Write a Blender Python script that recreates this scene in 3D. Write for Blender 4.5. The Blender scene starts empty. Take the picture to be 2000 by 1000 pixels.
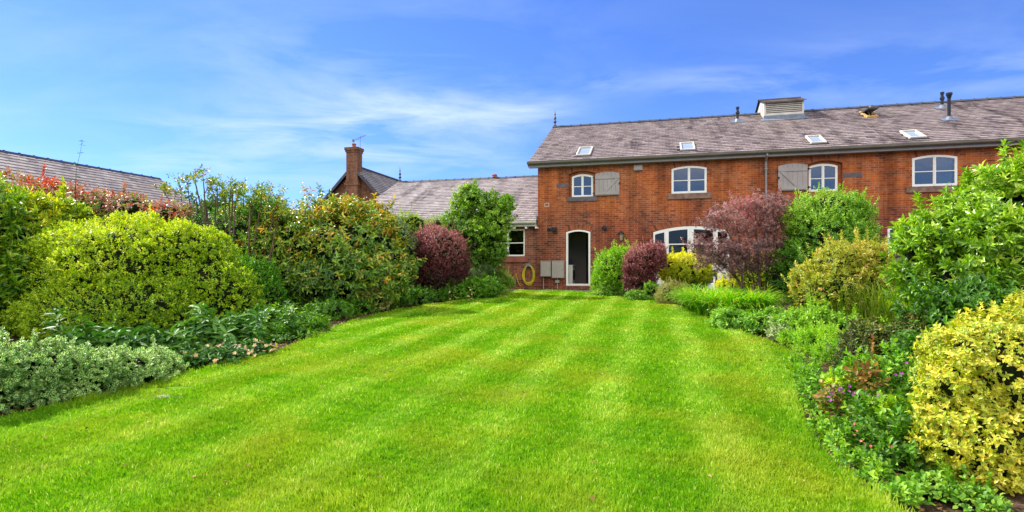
import bpy, math, numpy as np
from mathutils import Vector
from mathutils.geometry import tessellate_polygon
R = math.radians
S = bpy.context.scene
COL = S.collection

# ------------------------------------------------------------------ camera
F = 1100.0            # focal length in pixels of the 2000 px wide photograph
CAMZ, HZ = 1.5, 525.0
cam = bpy.data.objects.new('camera', bpy.data.cameras.new('camera'))
COL.objects.link(cam)
cam.location = (0, 0, CAMZ); cam.rotation_euler = (R(90), 0, 0)
cam.data.sensor_width = 36; cam.data.lens = 36*F/2000
cam.data.shift_y = (HZ-500)/2000
cam.data.clip_start = .05; cam.data.clip_end = 3000
S.camera = cam

# ------------------------------------------------------------------ sun, sky, exposure
SUN_EL = R(44)
sd = Vector((-.87, .49, 0)).normalized()          # horizontal direction towards the sun
sunv = Vector((sd.x*math.cos(SUN_EL), sd.y*math.cos(SUN_EL), math.sin(SUN_EL)))
sl = bpy.data.lights.new('sun', 'SUN'); sl.energy = 4.9; sl.angle = R(.5); sl.color = (1, .955, .89)
sun = bpy.data.objects.new('sun', sl); COL.objects.link(sun)
sun.rotation_euler = sunv.to_track_quat('Z', 'Y').to_euler(); sun.location = (0, 0, 30)

W = bpy.data.worlds.new('World'); S.world = W; W.use_nodes = True
nt = W.node_tree; N = nt.nodes; L = nt.links
bg = N['Background']; bg.inputs['Strength'].default_value = .125
sky = N.new('ShaderNodeTexSky'); sky.sky_type = 'NISHITA'; sky.sun_disc = False
sky.sun_elevation = SUN_EL; sky.sun_rotation = math.atan2(sd.x, sd.y) % (2*math.pi)
sky.air_density = 1.0; sky.dust_density = .2; sky.ozone_density = 2.2; sky.altitude = 100
def wmath(op, a, b=None, clamp=False):
    n = N.new('ShaderNodeMath'); n.operation = op; n.use_clamp = clamp
    for i, v in enumerate((a, b)):
        if v is None: continue
        if isinstance(v, (int, float)): n.inputs[i].default_value = v
        else: L.new(v, n.inputs[i])
    return n.outputs[0]
tc = N.new('ShaderNodeTexCoord'); sep = N.new('ShaderNodeSeparateXYZ'); L.new(tc.outputs['Generated'], sep.inputs[0])
mp = N.new('ShaderNodeCombineXYZ')
yy = wmath('MAXIMUM', sep.outputs[1], .05)
zz = wmath('ADD', wmath('MAXIMUM', sep.outputs[2], 0), .12)
px_ = wmath('DIVIDE', sep.outputs[0], zz); py_ = wmath('DIVIDE', sep.outputs[1], zz)
L.new(px_, mp.inputs[0]); L.new(py_, mp.inputs[1])
mapn = N.new('ShaderNodeMapping'); L.new(mp.outputs[0], mapn.inputs[0])
mapn.inputs['Rotation'].default_value = (0, 0, R(-38)); mapn.inputs['Scale'].default_value = (.9, 1.5, 1)
n1 = N.new('ShaderNodeTexNoise'); n1.inputs['Scale'].default_value = 1.5; n1.inputs['Detail'].default_value = 8
n1.inputs['Roughness'].default_value = .58; n1.inputs['Distortion'].default_value = .5
L.new(mapn.outputs[0], n1.inputs['Vector'])
cr = N.new('ShaderNodeValToRGB'); L.new(n1.outputs['Fac'], cr.inputs[0])
cr.color_ramp.elements[0].position = .40; cr.color_ramp.elements[1].position = .88
# where in the sky the wisps hang (tangent of azimuth, tangent of elevation)
ta = wmath('DIVIDE', sep.outputs[0], yy); te = wmath('DIVIDE', sep.outputs[2], yy)
mask = None
for (cx, cy, rx, ry, amp) in ((-.22,.27,.20,.07,1.7), (-.50,.25,.18,.04,.9), (-.36,.38,.20,.06,.6), (-.58,.19,.15,.025,.8),
                              (.02,.28,.09,.05,.9), (.38,.33,.14,.035,.8), (.60,.35,.2,.05,.6), (.9,.35,.2,.05,.5), (-.25,.18,.25,.04,.7), (-.1,.44,.3,.10,.3), (.17,.33,.05,.02,.7), (-1.6,.4,.8,.3,.8), (1.8,.5,.8,.3,.8)):
    dx = wmath('POWER', wmath('DIVIDE', wmath('ABSOLUTE', wmath('SUBTRACT', ta, cx)), rx), 2)
    dy = wmath('POWER', wmath('DIVIDE', wmath('ABSOLUTE', wmath('SUBTRACT', te, cy)), ry), 2)
    g = wmath('MULTIPLY', wmath('POWER', 2.718, wmath('MULTIPLY', wmath('ADD', dx, dy), -1)), amp)
    mask = g if mask is None else wmath('ADD', mask, g)
mask = wmath('ADD', mask, .02)
cf = wmath('MULTIPLY', wmath('MULTIPLY', cr.outputs[0], mask), .85, True)
tint = N.new('ShaderNodeMix'); tint.data_type = 'RGBA'; tint.blend_type = 'MULTIPLY'; tint.inputs['Factor'].default_value = 1
L.new(sky.outputs[0], tint.inputs[6]); tint.inputs[7].default_value = (.44, .64, 1.16, 1)
mx = N.new('ShaderNodeMix'); mx.data_type = 'RGBA'; L.new(cf, mx.inputs['Factor'])
L.new(tint.outputs[2], mx.inputs[6]); mx.inputs[7].default_value = (4.6, 5.5, 7.2, 1)
# unseen cumulus banks added behind the camera to brighten the shaded house front
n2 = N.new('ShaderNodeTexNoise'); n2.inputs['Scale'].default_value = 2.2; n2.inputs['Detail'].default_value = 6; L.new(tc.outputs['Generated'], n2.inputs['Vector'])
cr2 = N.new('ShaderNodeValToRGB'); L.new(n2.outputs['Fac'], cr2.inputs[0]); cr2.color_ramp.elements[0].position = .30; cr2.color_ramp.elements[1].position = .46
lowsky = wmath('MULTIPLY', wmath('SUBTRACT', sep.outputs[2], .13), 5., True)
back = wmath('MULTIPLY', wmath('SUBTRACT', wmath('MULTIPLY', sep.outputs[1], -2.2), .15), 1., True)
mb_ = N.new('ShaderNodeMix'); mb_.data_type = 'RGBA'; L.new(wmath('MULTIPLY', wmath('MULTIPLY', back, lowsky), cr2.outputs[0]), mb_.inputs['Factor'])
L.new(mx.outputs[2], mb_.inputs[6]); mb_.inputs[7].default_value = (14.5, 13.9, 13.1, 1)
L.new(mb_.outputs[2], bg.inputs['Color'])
SKY_TINT, CLOUD = tint, mx

S.view_settings.view_transform = 'Standard'; S.view_settings.look = 'None'
S.view_settings.gamma = 1; S.view_settings.exposure = .60
S.cycles.max_bounces = 6; S.cycles.transparent_max_bounces = 12; S.cycles.diffuse_bounces = 3

# ------------------------------------------------------------------ helpers
rng = np.random.default_rng(7)
def lin(h):
    h = h.lstrip('#'); v = [int(h[i:i+2], 16)/255 for i in (0, 2, 4)]
    return tuple((c/12.92 if c <= .04045 else ((c+.055)/1.055)**2.4) for c in v) + (1,)
def ground_z(Y):
    return .03*min(max(Y, -20), 22.6)
def gz(Y): return .03*np.clip(Y, -20, 22.6)
def P3(px, py, Y):                       # a point of the photograph at distance Y
    return np.array([(px-1000)/F*Y, Y, CAMZ+(HZ-py)/F*Y])

def tag(o, label=None, cat=None, group=None, kind=None):
    if label: o['label'] = label
    if cat: o['category'] = cat
    if group: o['group'] = group
    if kind: o['kind'] = kind
    return o
def empty(name, loc=(0, 0, 0), rz=0):
    o = bpy.data.objects.new(name, None); COL.objects.link(o)
    o.location = loc; o.rotation_euler = (0, 0, rz); o.empty_display_size = .2
    return o

class MB:
    """collects polygons (with metre uvs) and links them as one mesh object"""
    def __init__(s): s.v = []; s.f = []; s.uv = []; s.m = []; s.t = []
    def face(s, pts, uv=None, m=0, tone=.5):
        i = len(s.v); s.v += [tuple(p) for p in pts]; s.f.append(tuple(range(i, i+len(pts))))
        if uv is None:
            a, b, c = (Vector(p) for p in pts[:3]); n = (b-a).cross(c-a)
            ax = max(range(3), key=lambda k: abs(n[k]))
            uv = [((p[1], p[2]) if ax == 0 else (p[0], p[2]) if ax == 1 else (p[0], p[1])) for p in pts]
        s.uv += uv; s.m.append(m); s.t.append(tone)
    def box(s, a, b, m=0, tone=.5):
        x0, y0, z0 = a; x1, y1, z1 = b
        x0, x1 = min(x0, x1), max(x0, x1); y0, y1 = min(y0, y1), max(y0, y1); z0, z1 = min(z0, z1), max(z0, z1)
        q = [(x0,y0,z0),(x1,y0,z0),(x1,y1,z0),(x0,y1,z0),(x0,y0,z1),(x1,y0,z1),(x1,y1,z1),(x0,y1,z1)]
        for f in ((3,2,1,0),(4,5,6,7),(0,1,5,4),(1,2,6,5),(2,3,7,6),(3,0,4,7)): s.face([q[i] for i in f], None, m, tone)
    def obox(s, c, ax, ay, az, m=0):      # oriented box: centre and three half-axis vectors
        c, ax, ay, az = (np.array(k, float) for k in (c, ax, ay, az))
        q = [c+i*ax+j*ay+k*az for k in (-1, 1) for (i, j) in ((-1,-1),(1,-1),(1,1),(-1,1))]
        for f in ((3,2,1,0),(4,5,6,7),(0,1,5,4),(1,2,6,5),(2,3,7,6),(3,0,4,7)): s.face([q[i] for i in f], None, m)
    def tube(s, pts, rad, n=8, m=0, caps=True):
        pts = [Vector(p) for p in pts]
        if not hasattr(rad, '__len__'): rad = [rad]*len(pts)
        rings = []; ref = None
        for i, p in enumerate(pts):
            d = (pts[min(i+1, len(pts)-1)]-pts[max(i-1, 0)]).normalized()
            if ref is None: ref = Vector((1, 0, 0)) if abs(d.x) < .8 else Vector((0, 1, 0))
            a = (ref-d*ref.dot(d)).normalized(); b = d.cross(a); ref = a
            rings.append([p+(a*math.cos(2*math.pi*k/n)+b*math.sin(2*math.pi*k/n))*rad[i] for k in range(n)])
        for r0, r1 in zip(rings, rings[1:]):
            for k in range(n): s.face([r0[k], r0[(k+1) % n], r1[(k+1) % n], r1[k]], None, m)
        if caps: s.face(rings[0][::-1], None, m); s.face(rings[-1], None, m)
    def lathe(s, c, prof, n=14, m=0):     # prof: (radius, z)
        x, y, z = c
        rg = [[(x+r*math.cos(2*math.pi*k/n), y+r*math.sin(2*math.pi*k/n), z+h) for k in range(n)] for r, h in prof]
        for r0, r1 in zip(rg, rg[1:]):
            for k in range(n): s.face([r0[k], r0[(k+1) % n], r1[(k+1) % n], r1[k]], None, m)
        s.face(rg[0][::-1], None, m); s.face(rg[-1], None, m)
    def poly(s, outer, holes, y0, y1, m=0, back=True, mr=None):
        """flat (x,z) polygon with holes, front at y0, back at y1"""
        loops = [list(outer)]+[list(h) for h in holes]
        flat = [p for l in loops for p in l]
        tris = tessellate_polygon([[Vector((p[0], p[1], 0)) for p in l] for l in loops])
        for t in tris:
            p = [flat[i] for i in t]
            ar = (p[1][0]-p[0][0])*(p[2][1]-p[0][1])-(p[1][1]-p[0][1])*(p[2][0]-p[0][0])
            if abs(ar) < 1e-9: continue
            if ar < 0: p = p[::-1]
            s.face([(q[0], y0, q[1]) for q in p], [tuple(q) for q in p], m)
            if back: s.face([(q[0], y1, q[1]) for q in p[::-1]], [tuple(q) for q in p[::-1]], m)
        for l in loops:
            for a, b in zip(l, l[1:]+l[:1]):
                s.face([(a[0], y0, a[1]), (b[0], y0, b[1]), (b[0], y1, b[1]), (a[0], y1, a[1])],
                       [(a[0]+a[1], 0), (b[0]+b[1], 0), (b[0]+b[1], y1-y0), (a[0]+a[1], y1-y0)], m if mr is None else mr)
    def build(s, name, mats, parent=None, smooth=False):
        me = bpy.data.meshes.new(name); me.from_pydata(s.v, [], s.f)
        if not isinstance(mats, (list, tuple)): mats = [mats]
        for k in mats: me.materials.append(k)
        me.polygons.foreach_set('material_index', s.m)
        ul = me.uv_layers.new(name='UVMap'); ul.data.foreach_set('uv', np.array(s.uv, 'f').ravel())
        at = me.attributes.new('tone', 'FLOAT', 'FACE'); at.data.foreach_set('value', np.array(s.t, 'f'))
        if smooth: me.polygons.foreach_set('use_smooth', [True]*len(s.f))
        o = bpy.data.objects.new(name, me); COL.objects.link(o)
        if parent: o.parent = parent
        return o

def nmesh(name, V, T, uv, tone, mats, midx=None, parent=None, loc=(0, 0, 0)):
    """triangle mesh from numpy arrays"""
    me = bpy.data.meshes.new(name); n = len(T)
    me.vertices.add(len(V)); me.vertices.foreach_set('co', (np.asarray(V)-np.array(loc)).astype('f').ravel())
    me.loops.add(3*n); me.loops.foreach_set('vertex_index', T.astype('i').ravel())
    me.polygons.add(n); me.polygons.foreach_set('loop_start', np.arange(0, 3*n, 3, dtype='i'))
    me.polygons.foreach_set('loop_total', np.full(n, 3, 'i'))
    for k in (mats if isinstance(mats, (list, tuple)) else [mats]): me.materials.append(k)
    if midx is not None: me.polygons.foreach_set('material_index', midx.astype('i'))
    me.update(calc_edges=True)
    if uv is not None:
        ul = me.uv_layers.new(name='UVMap'); ul.data.foreach_set('uv', uv[T.ravel()].astype('f').ravel())
    at = me.attributes.new('tone', 'FLOAT', 'FACE'); at.data.foreach_set('value', tone.astype('f'))
    o = bpy.data.objects.new(name, me); COL.objects.link(o); o.location = loc
    if parent: o.parent = parent; o.location = (0, 0, 0)
    return o

# ------------------------------------------------------------------ materials
class NT:
    def __init__(s, name):
        s.m = bpy.data.materials.new(name); s.m.use_nodes = True
        s.t = s.m.node_tree; s.p = s.t.nodes['Principled BSDF']; s.out = s.t.nodes['Material Output']
    def n(s, t, **kw):
        o = s.t.nodes.new('ShaderNode'+t)
        for k, v in kw.items(): setattr(o, k, v)
        return o
    def l(s, a, b): s.t.links.new(a, b)
    def put(s, sock, v):
        if hasattr(v, 'node'): s.l(v, sock)
        else: sock.default_value = v
    def noise(s, vec, scale, detail=4, rough=.55, dist=0):
        o = s.n('TexNoise'); s.put(o.inputs['Vector'], vec)
        o.inputs['Scale'].default_value = scale; o.inputs['Detail'].default_value = detail
        o.inputs['Roughness'].default_value = rough; o.inputs['Distortion'].default_value = dist
        return o.outputs['Fac']
    def ramp(s, fac, stops, interp='LINEAR'):
        o = s.n('ValToRGB'); s.put(o.inputs[0], fac); c = o.color_ramp; c.interpolation = interp
        while len(c.elements) < len(stops): c.elements.new(.5)
        for e, (p, k) in zip(c.elements, stops):
            e.position = p; e.color = lin(k) if isinstance(k, str) else (k, k, k, 1) if isinstance(k, (int, float)) else k
        return o.outputs[0]
    def mix(s, f, a, b, bt='MIX'):
        o = s.n('Mix', data_type='RGBA', blend_type=bt); s.put(o.inputs['Factor'], f); s.put(o.inputs[6], a); s.put(o.inputs[7], b)
        return o.outputs[2]
    def math(s, op, a, b=0., clamp=False):
        o = s.n('Math', operation=op, use_clamp=clamp); s.put(o.inputs[0], a); s.put(o.inputs[1], b); return o.outputs[0]
    def mapping(s, vec, scale=(1, 1, 1), rot=(0, 0, 0)):
        o = s.n('Mapping'); s.l(vec, o.inputs[0]); o.inputs['Scale'].default_value = scale; o.inputs['Rotation'].default_value = rot
        return o.outputs[0]
    def coord(s, w='Object'): return s.n('TexCoord').outputs[w]
    def uv(s): return s.n('TexCoord').outputs['UV']
    def bump(s, h, strength=.3, dist=.01):
        o = s.n('Bump'); s.l(h, o.inputs['Height']); o.inputs['Strength'].default_value = strength
        o.inputs['Distance'].default_value = dist; s.l(o.outputs[0], s.p.inputs['Normal'])
    def base(s, c, rough=.6, spec=.5, metal=0):
        s.put(s.p.inputs['Base Color'], c); s.put(s.p.inputs['Roughness'], rough)
        s.p.inputs['Specular IOR Level'].default_value = spec; s.p.inputs['Metallic'].default_value = metal

def plain(name, c, rough=.5, var=.12, scale=6, spec=.4, bump=0, metal=0):
    k = NT(name); co = k.coord(); f = k.noise(co, scale, 5)
    c = lin(c) if isinstance(c, str) else c
    d = tuple(x*(1-2*var) for x in c[:3])+(1,); e = tuple(min(1, x*(1+var)) for x in c[:3])+(1,)
    k.base(k.ramp(f, [(.3, d), (.7, e)]), rough, spec, metal)
    if bump: k.bump(k.noise(co, scale*12, 3), bump, .01)
    return k.m

def leafmat(name, stops, trans=.32, rough=.42, spec=.45, edge=None, edgew=(.28, .42), tcol=None):
    """leaf with its own random tone; edge = colour of a variegated margin"""
    k = NT(name)
    at = k.n('Attribute', attribute_name='tone').outputs['Fac']
    c = k.ramp(at, stops)
    sp = k.n('SeparateXYZ'); k.l(k.uv(), sp.inputs[0])
    a = k.math('ABSOLUTE', k.math('SUBTRACT', sp.outputs[0], .5))
    if edge:
        j = k.math('ADD', a, k.math('MULTIPLY', k.math('SUBTRACT', k.noise(k.coord(), 60, 2), .5), .25))
        f = k.ramp(j, [(edgew[0]*.5, 0.), (edgew[1]*.5, 1.)])
        e = k.ramp(at, [(0, edge[0]), (1, edge[1])]) if isinstance(edge, (list, tuple)) else lin(edge)
        c = k.mix(f, c, e)
    else:                                # pale midrib
        f = k.ramp(a, [(0, .35), (.05, 0.)])
        c = k.mix(f, c, k.mix(.5, c, lin('#c9d27a')))
    c = k.mix(.8, c, k.ramp(k.noise(k.coord(), 22, 4, .7), [(.28, '#b59a78'), (.5, '#ffffff')]), 'MULTIPLY')
    c = k.mix(1., c, (1.45, 1.38, 1.0, 1), 'MULTIPLY')
    k.base(c, rough, spec)
    tr = k.n('BsdfTranslucent')
    hs = k.n('HueSaturation'); hs.inputs['Value'].default_value = 1.25; hs.inputs['Saturation'].default_value = 1.1; k.l(c, hs.inputs['Color'])
    k.l(hs.outputs[0], tr.inputs[0])
    ms = k.n('MixShader'); ms.inputs[0].default_value = trans
    k.l(k.p.outputs[0], ms.inputs[1]); k.l(tr.outputs[0], ms.inputs[2]); k.l(ms.outputs[0], k.out.inputs[0])
    return k.m

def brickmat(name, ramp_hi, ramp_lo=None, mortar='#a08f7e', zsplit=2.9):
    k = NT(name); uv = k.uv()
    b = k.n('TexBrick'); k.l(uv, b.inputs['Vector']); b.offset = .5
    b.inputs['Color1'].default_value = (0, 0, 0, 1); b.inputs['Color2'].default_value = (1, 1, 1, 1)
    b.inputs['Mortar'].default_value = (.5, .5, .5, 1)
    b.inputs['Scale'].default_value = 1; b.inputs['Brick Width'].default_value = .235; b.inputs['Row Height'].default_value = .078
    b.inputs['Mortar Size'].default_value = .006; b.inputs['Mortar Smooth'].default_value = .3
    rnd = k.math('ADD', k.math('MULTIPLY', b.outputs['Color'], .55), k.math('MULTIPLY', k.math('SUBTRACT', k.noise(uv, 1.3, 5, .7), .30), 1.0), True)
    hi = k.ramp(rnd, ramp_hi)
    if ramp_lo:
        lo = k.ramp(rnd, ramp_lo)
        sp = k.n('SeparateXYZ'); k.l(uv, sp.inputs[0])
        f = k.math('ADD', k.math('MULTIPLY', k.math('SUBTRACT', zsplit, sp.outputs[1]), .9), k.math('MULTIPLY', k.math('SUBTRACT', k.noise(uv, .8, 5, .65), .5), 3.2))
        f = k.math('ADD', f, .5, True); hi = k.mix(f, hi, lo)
    grime = k.ramp(k.noise(uv, 3.5, 6, .7), [(.35, '#b0a49c'), (.62, '#ffffff')])
    hi = k.mix(.55, hi, grime, 'MULTIPLY')
    mc = k.ramp(k.noise(uv, 2.2, 4), [(.35, mortar), (.7, '#c8bcae')])
    c = k.mix(k.math('MULTIPLY', b.outputs['Fac'], .6), hi, mc)
    c = k.mix(1., c, (1.08, 1.08, .92, 1), 'MULTIPLY')
    wt = k.ramp(k.noise(k.mapping(uv, (1.6, .16, 1)), 1.0, 6, .7), [(.34, '#857a74'), (.58, '#ffffff')]); c = k.mix(.7, c, wt, 'MULTIPLY')
    pm = k.ramp(k.noise(k.mapping(uv, (.8, 1.5, 1)), 1.9, 6, .75), [(.60, 0.), (.68, .5)]); c = k.mix(k.math('MULTIPLY', pm, b.outputs['Fac']), c, lin('#d8ccbc'))
    k.base(c, .9, .15)
    k.bump(k.math('SUBTRACT', k.noise(uv, 45, 3), k.math('MULTIPLY', b.outputs['Fac'], 1.3)), .6, .012)
    return k.m

def slatemat(name, cols, streak='#4c3a38', amount=.8, seed=0.):
    k = NT(name); uv = k.uv(); at = k.n('Attribute', attribute_name='tone').outputs['Fac']
    c = k.ramp(at, cols)
    big = k.noise(k.mapping(uv, (1, .35, 1), (0, 0, R(6))), .9, 6, .7)
    c = k.mix(.5, c, k.ramp(big, [(.3, '#857a74'), (.65, '#ffffff')]), 'MULTIPLY')
    st = k.noise(k.mapping(uv, (1.1, .22, 1), (0, 0, R(-12))), 1.6, 7, .75, .3)
    pt = k.noise(uv, .33, 2)
    f = k.math('MULTIPLY', k.ramp(st, [(.50, 0.), (.66, 1.)]), k.ramp(pt, [(.36, 0.), (.55, amount)]))
    c = k.mix(f, c, lin(streak))
    lich = k.ramp(k.noise(uv, 4.5, 5, .7), [(.66, 0.), (.74, .55)])
    c = k.mix(lich, c, lin('#b39a6c'))
    fine = k.ramp(k.noise(uv, 28, 4, .7), [(.3, '#b8b0b0'), (.7, '#ffffff')])
    c = k.mix(.6, c, fine, 'MULTIPLY')
    k.base(c, .55, .35); k.bump(k.noise(uv, 40, 3), .35, .01)
    return k.m

M = {}
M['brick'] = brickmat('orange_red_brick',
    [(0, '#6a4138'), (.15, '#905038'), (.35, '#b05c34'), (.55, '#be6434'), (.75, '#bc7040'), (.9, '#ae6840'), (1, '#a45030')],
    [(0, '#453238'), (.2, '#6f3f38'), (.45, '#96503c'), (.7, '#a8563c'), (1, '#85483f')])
M['brick_low'] = brickmat('purple_red_brick', [(0, '#46343a'), (.2, '#6e443e'), (.5, '#935446'), (.8, '#a3604c'), (1, '#7e4a46')])
M['brick_far'] = brickmat('dark_red_brick', [(0, '#4c3a34'), (.3, '#7c5444'), (.6, '#94664e'), (1, '#866050')])
M['slate'] = slatemat('pinkish_grey_slate', [(0, '#746764'), (.3, '#9d8e88'), (.7, '#b2a39b'), (1, '#90827d')], '#46362f', 1.)
M['slate_pale'] = slatemat('pale_grey_slate', [(0, '#857b78'), (.3, '#aca19b'), (.7, '#c0b5ac'), (1, '#9c928d')], '#5d5450', .9)
M['slate_grey'] = slatemat('weathered_grey_slate', [(0, '#85796f'), (.4, '#b0a498'), (.8, '#c6bbac'), (1, '#93887e')], '#57504a', .6)
M['slate_far'] = slatemat('pale_brownish_slate', [(0, '#a89c88'), (.5, '#cabda6'), (1, '#b8ab96')], '#8a7c68', .5)
M['under'] = plain('roof_underlay', '#2a2626', .9)
M['ridge'] = plain('blue_black_ridge_tile', '#4c4d55', .6, .2, 3)
M['white'] = plain('cream_white_paint', '#eceadf', .4, .03, 3)
M['taupe'] = plain('taupe_grey_paint', '#a09790', .5, .06, 3)
M['olive'] = plain('olive_brown_gutter', '#6e6758', .4, .1, 2)
M['louvre'] = plain('pale_cream_grey_paint', '#cfc9b8', .5, .08, 4)
M['lead'] = plain('lead_flashing', '#77808c', .45, .12, 5)
M['stone'] = plain('brown_sandstone', '#8b6f60', .9, .2, 6, .2, .3)
M['darkstone'] = plain('dark_grey_stone', '#6b6162', .85, .15, 6, .2, .3)
M['redstone'] = plain('red_sandstone', '#935949', .9, .12, 5, .2, .3)
M['black'] = plain('black_iron', '#1d1d20', .4, .2, 5)
M['pipe'] = plain('grey_downpipe', '#8f8a84', .45, .08, 3)
M['plaster'] = plain('plaster', '#b9b0a4', .8, .05, 2)
M['insidedoor'] = plain('brown_painted_door', '#78685e', .55, .05, 2)
M['hall'] = plain('dim_brown_hall_paint', '#94867a', .8, .06, 2)
M['dark'] = plain('dark_floor', '#2b2725', .7, .1, 2)
M['cabinet'] = plain('grey_beige_meter_cabinet', '#a0968b', .5, .05, 3)
M['hose'] = plain('yellow_hose_rubber', '#c9bd22', .45, .1, 8)
M['navy'] = plain('navy_fabric', '#27304e', .8, .1, 9)
M['paving'] = plain('grey_paving', '#8a8078', .9, .2, 2, .2, .3)
M['soilstone'] = plain('pale_stone', '#a2958a', .9, .2, 9, .2, .5)
M['copper'] = plain('copper_pipe', '#a27450', .4, .2, 7)
M['blind'] = plain('pale_skylight_blind', '#d8dee2', .5, .03, 2)
M['timber'] = plain('pine_timber', '#d0a968', .5, .12, 5)
M['curtain'] = plain('pale_curtain', '#f0f2f4', .9, .08, 12)
M['yellowflower'] = plain('yellow_petals', '#e0c81c', .6, .1, 8)
M['terra'] = plain('terracotta', '#9c5a42', .8, .12, 5)
M['lampglass'] = plain('frosted_lamp_glass', '#a89c7c', .3, .08, 5)

def glassmat(name, tint, gl=.16, alpha=.72):
    k = NT(name); g = k.n('BsdfGlossy'); g.inputs['Roughness'].default_value = .02; g.inputs['Color'].default_value = (.98, .88, .76, 1)
    t = k.n('BsdfTransparent'); t.inputs[0].default_value = lin(tint)
    fr = k.n('Fresnel'); fr.inputs[0].default_value = 1.52
    f = k.math('ADD', k.math('MULTIPLY', fr.outputs[0], 1.0), gl, True)
    b = k.n('Bump'); k.l(k.noise(k.coord(), 1.7, 2), b.inputs['Height']); b.inputs['Strength'].default_value = .12; b.inputs['Distance'].default_value = .02
    k.l(b.outputs[0], g.inputs['Normal'])
    ms = k.n('MixShader'); k.l(f, ms.inputs[0]); k.l(t.outputs[0], ms.inputs[1]); k.l(g.outputs[0], ms.inputs[2]); k.l(ms.outputs[0], k.out.inputs[0])
    return k.m
M['glass'] = glassmat('window_glass', '#8f989e', .17)
M['glass_low'] = glassmat('ground_floor_glass', '#7c8584', .02)

k = NT('bed_soil'); co = k.coord()
c = k.ramp(k.noise(co, 7, 8, .75), [(.3, '#2e2219'), (.5, '#574433'), (.66, '#7b6650'), (.78, '#9a8467')])
k.base(c, .95, .1); k.bump(k.noise(co, 30, 5, .7), 1., .04); M['soil'] = k.m

# lawn: colour patches of the turf itself
k = NT('lawn_base'); co = k.coord()
c = k.ramp(k.noise(co, 1.4, 6, .65), [(.3, '#6f9c14'), (.5, '#83b01a'), (.72, '#a0b42a')])
c = k.mix(.6, c, k.ramp(k.noise(co, 60, 3, .7), [(.3, '#8a9a60'), (.7, '#ffffff')]), 'MULTIPLY')
k.base(c, .9, .1); k.bump(k.noise(co, 90, 3), .8, .03); M['lawn'] = k.m

k = NT('grass_blade'); at = k.n('Attribute', attribute_name='tone').outputs['Fac']; co = k.coord()
c = k.ramp(at, [(0, '#4d8a0c'), (.35, '#6aa512'), (.65, '#84b41c'), (.85, '#a0c84a'), (1, '#c4d488')])
pt = k.noise(co, .85, 5, .6)
c = k.mix(k.ramp(pt, [(.47, 0.), (.72, .55)]), c, lin('#b4b244'))
c = k.mix(k.ramp(k.noise(co, 1.7, 4, .6), [(.55, 0.), (.75, .5)]), c, lin('#4c8a10'))
c = k.mix(1., c, (1.24, 1.10, .55, 1), 'MULTIPLY')
k.base(c, .5, .25)
tr = k.n('BsdfTranslucent'); hs = k.n('HueSaturation'); hs.inputs['Value'].default_value = 1.35; k.l(c, hs.inputs['Color']); k.l(hs.outputs[0], tr.inputs[0])
ms = k.n('MixShader'); ms.inputs[0].default_value = .35
k.l(k.p.outputs[0], ms.inputs[1]); k.l(tr.outputs[0], ms.inputs[2]); k.l(ms.outputs[0], k.out.inputs[0]); M['grass'] = k.m

def bark(name, a, b):
    k = NT(name); co = k.coord(); c = k.ramp(k.noise(k.mapping(co, (1, 1, .25)), 14, 5, .7), [(.3, a), (.7, b)])
    k.base(c, .9, .15); k.bump(k.noise(k.mapping(co, (1, 1, .25)), 30, 3), .6, .01); return k.m
M['bark'] = bark('brown_bark', '#3c2f26', '#7d6a55')
M['bark_dark'] = bark('dark_twig_bark', '#211b15', '#463a2c')
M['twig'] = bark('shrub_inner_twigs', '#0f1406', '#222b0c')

# ------------------------------------------------------------------ ground, lawn, paving
def ground():
    mb = MB(); xs = [-600, -60, -20, -12, -8, -4, 0, 4, 8, 12, 20, 60, 600]; ys = [-500, -60, -20, 0, 5, 10, 15, 20, 22.6, 40, 120, 900]
    for a, b in zip(xs, xs[1:]):
        for c, d in zip(ys, ys[1:]):
            mb.face([(a, c, ground_z(c)), (b, c, ground_z(c)), (b, d, ground_z(d)), (a, d, ground_z(d))])
    tag(mb.build('ground', M['soil']), kind='structure')
ground()
edge_px = [(-220, 862), (0, 826), (110, 800), (200, 776), (290, 757), (350, 741), (420, 722), (480, 706), (540, 694), (590, 672), (640, 648), (700, 626), (760, 612),
           (830, 600), (880, 593), (930, 586), (970, 578), (1000, 571), (1030, 568), (1100, 567.5), (1160, 571), (1200, 577), (1250, 587), (1300, 595), (1345, 606), (1372, 620), (1390, 632),
           (1440, 650), (1490, 668), (1530, 683), (1556, 702), (1566, 724), (1558, 752), (1553, 780), (1560, 812), (1574, 845), (1600, 885), (1640, 925), (1690, 965), (1745, 1005), (1850, 1075)]
def on_ground(px, py):
    Y = 1650/(py-492); return ((px-1000)/F*Y, Y)
edge = [on_ground(*p) for p in edge_px]
def smooth_loop(pts, it=2):
    for _ in range(it):
        q = [pts[0]]
        for a, b in zip(pts, pts[1:]):
            q += [(a[0]*.75+b[0]*.25, a[1]*.75+b[1]*.25), (a[0]*.25+b[0]*.75, a[1]*.25+b[1]*.75)]
        pts = q+[pts[-1]]
    return pts
edge = smooth_loop(edge)
lawn_poly = [(-6.2, 1.0)]+edge+[(2.2, 1.0)]
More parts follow.
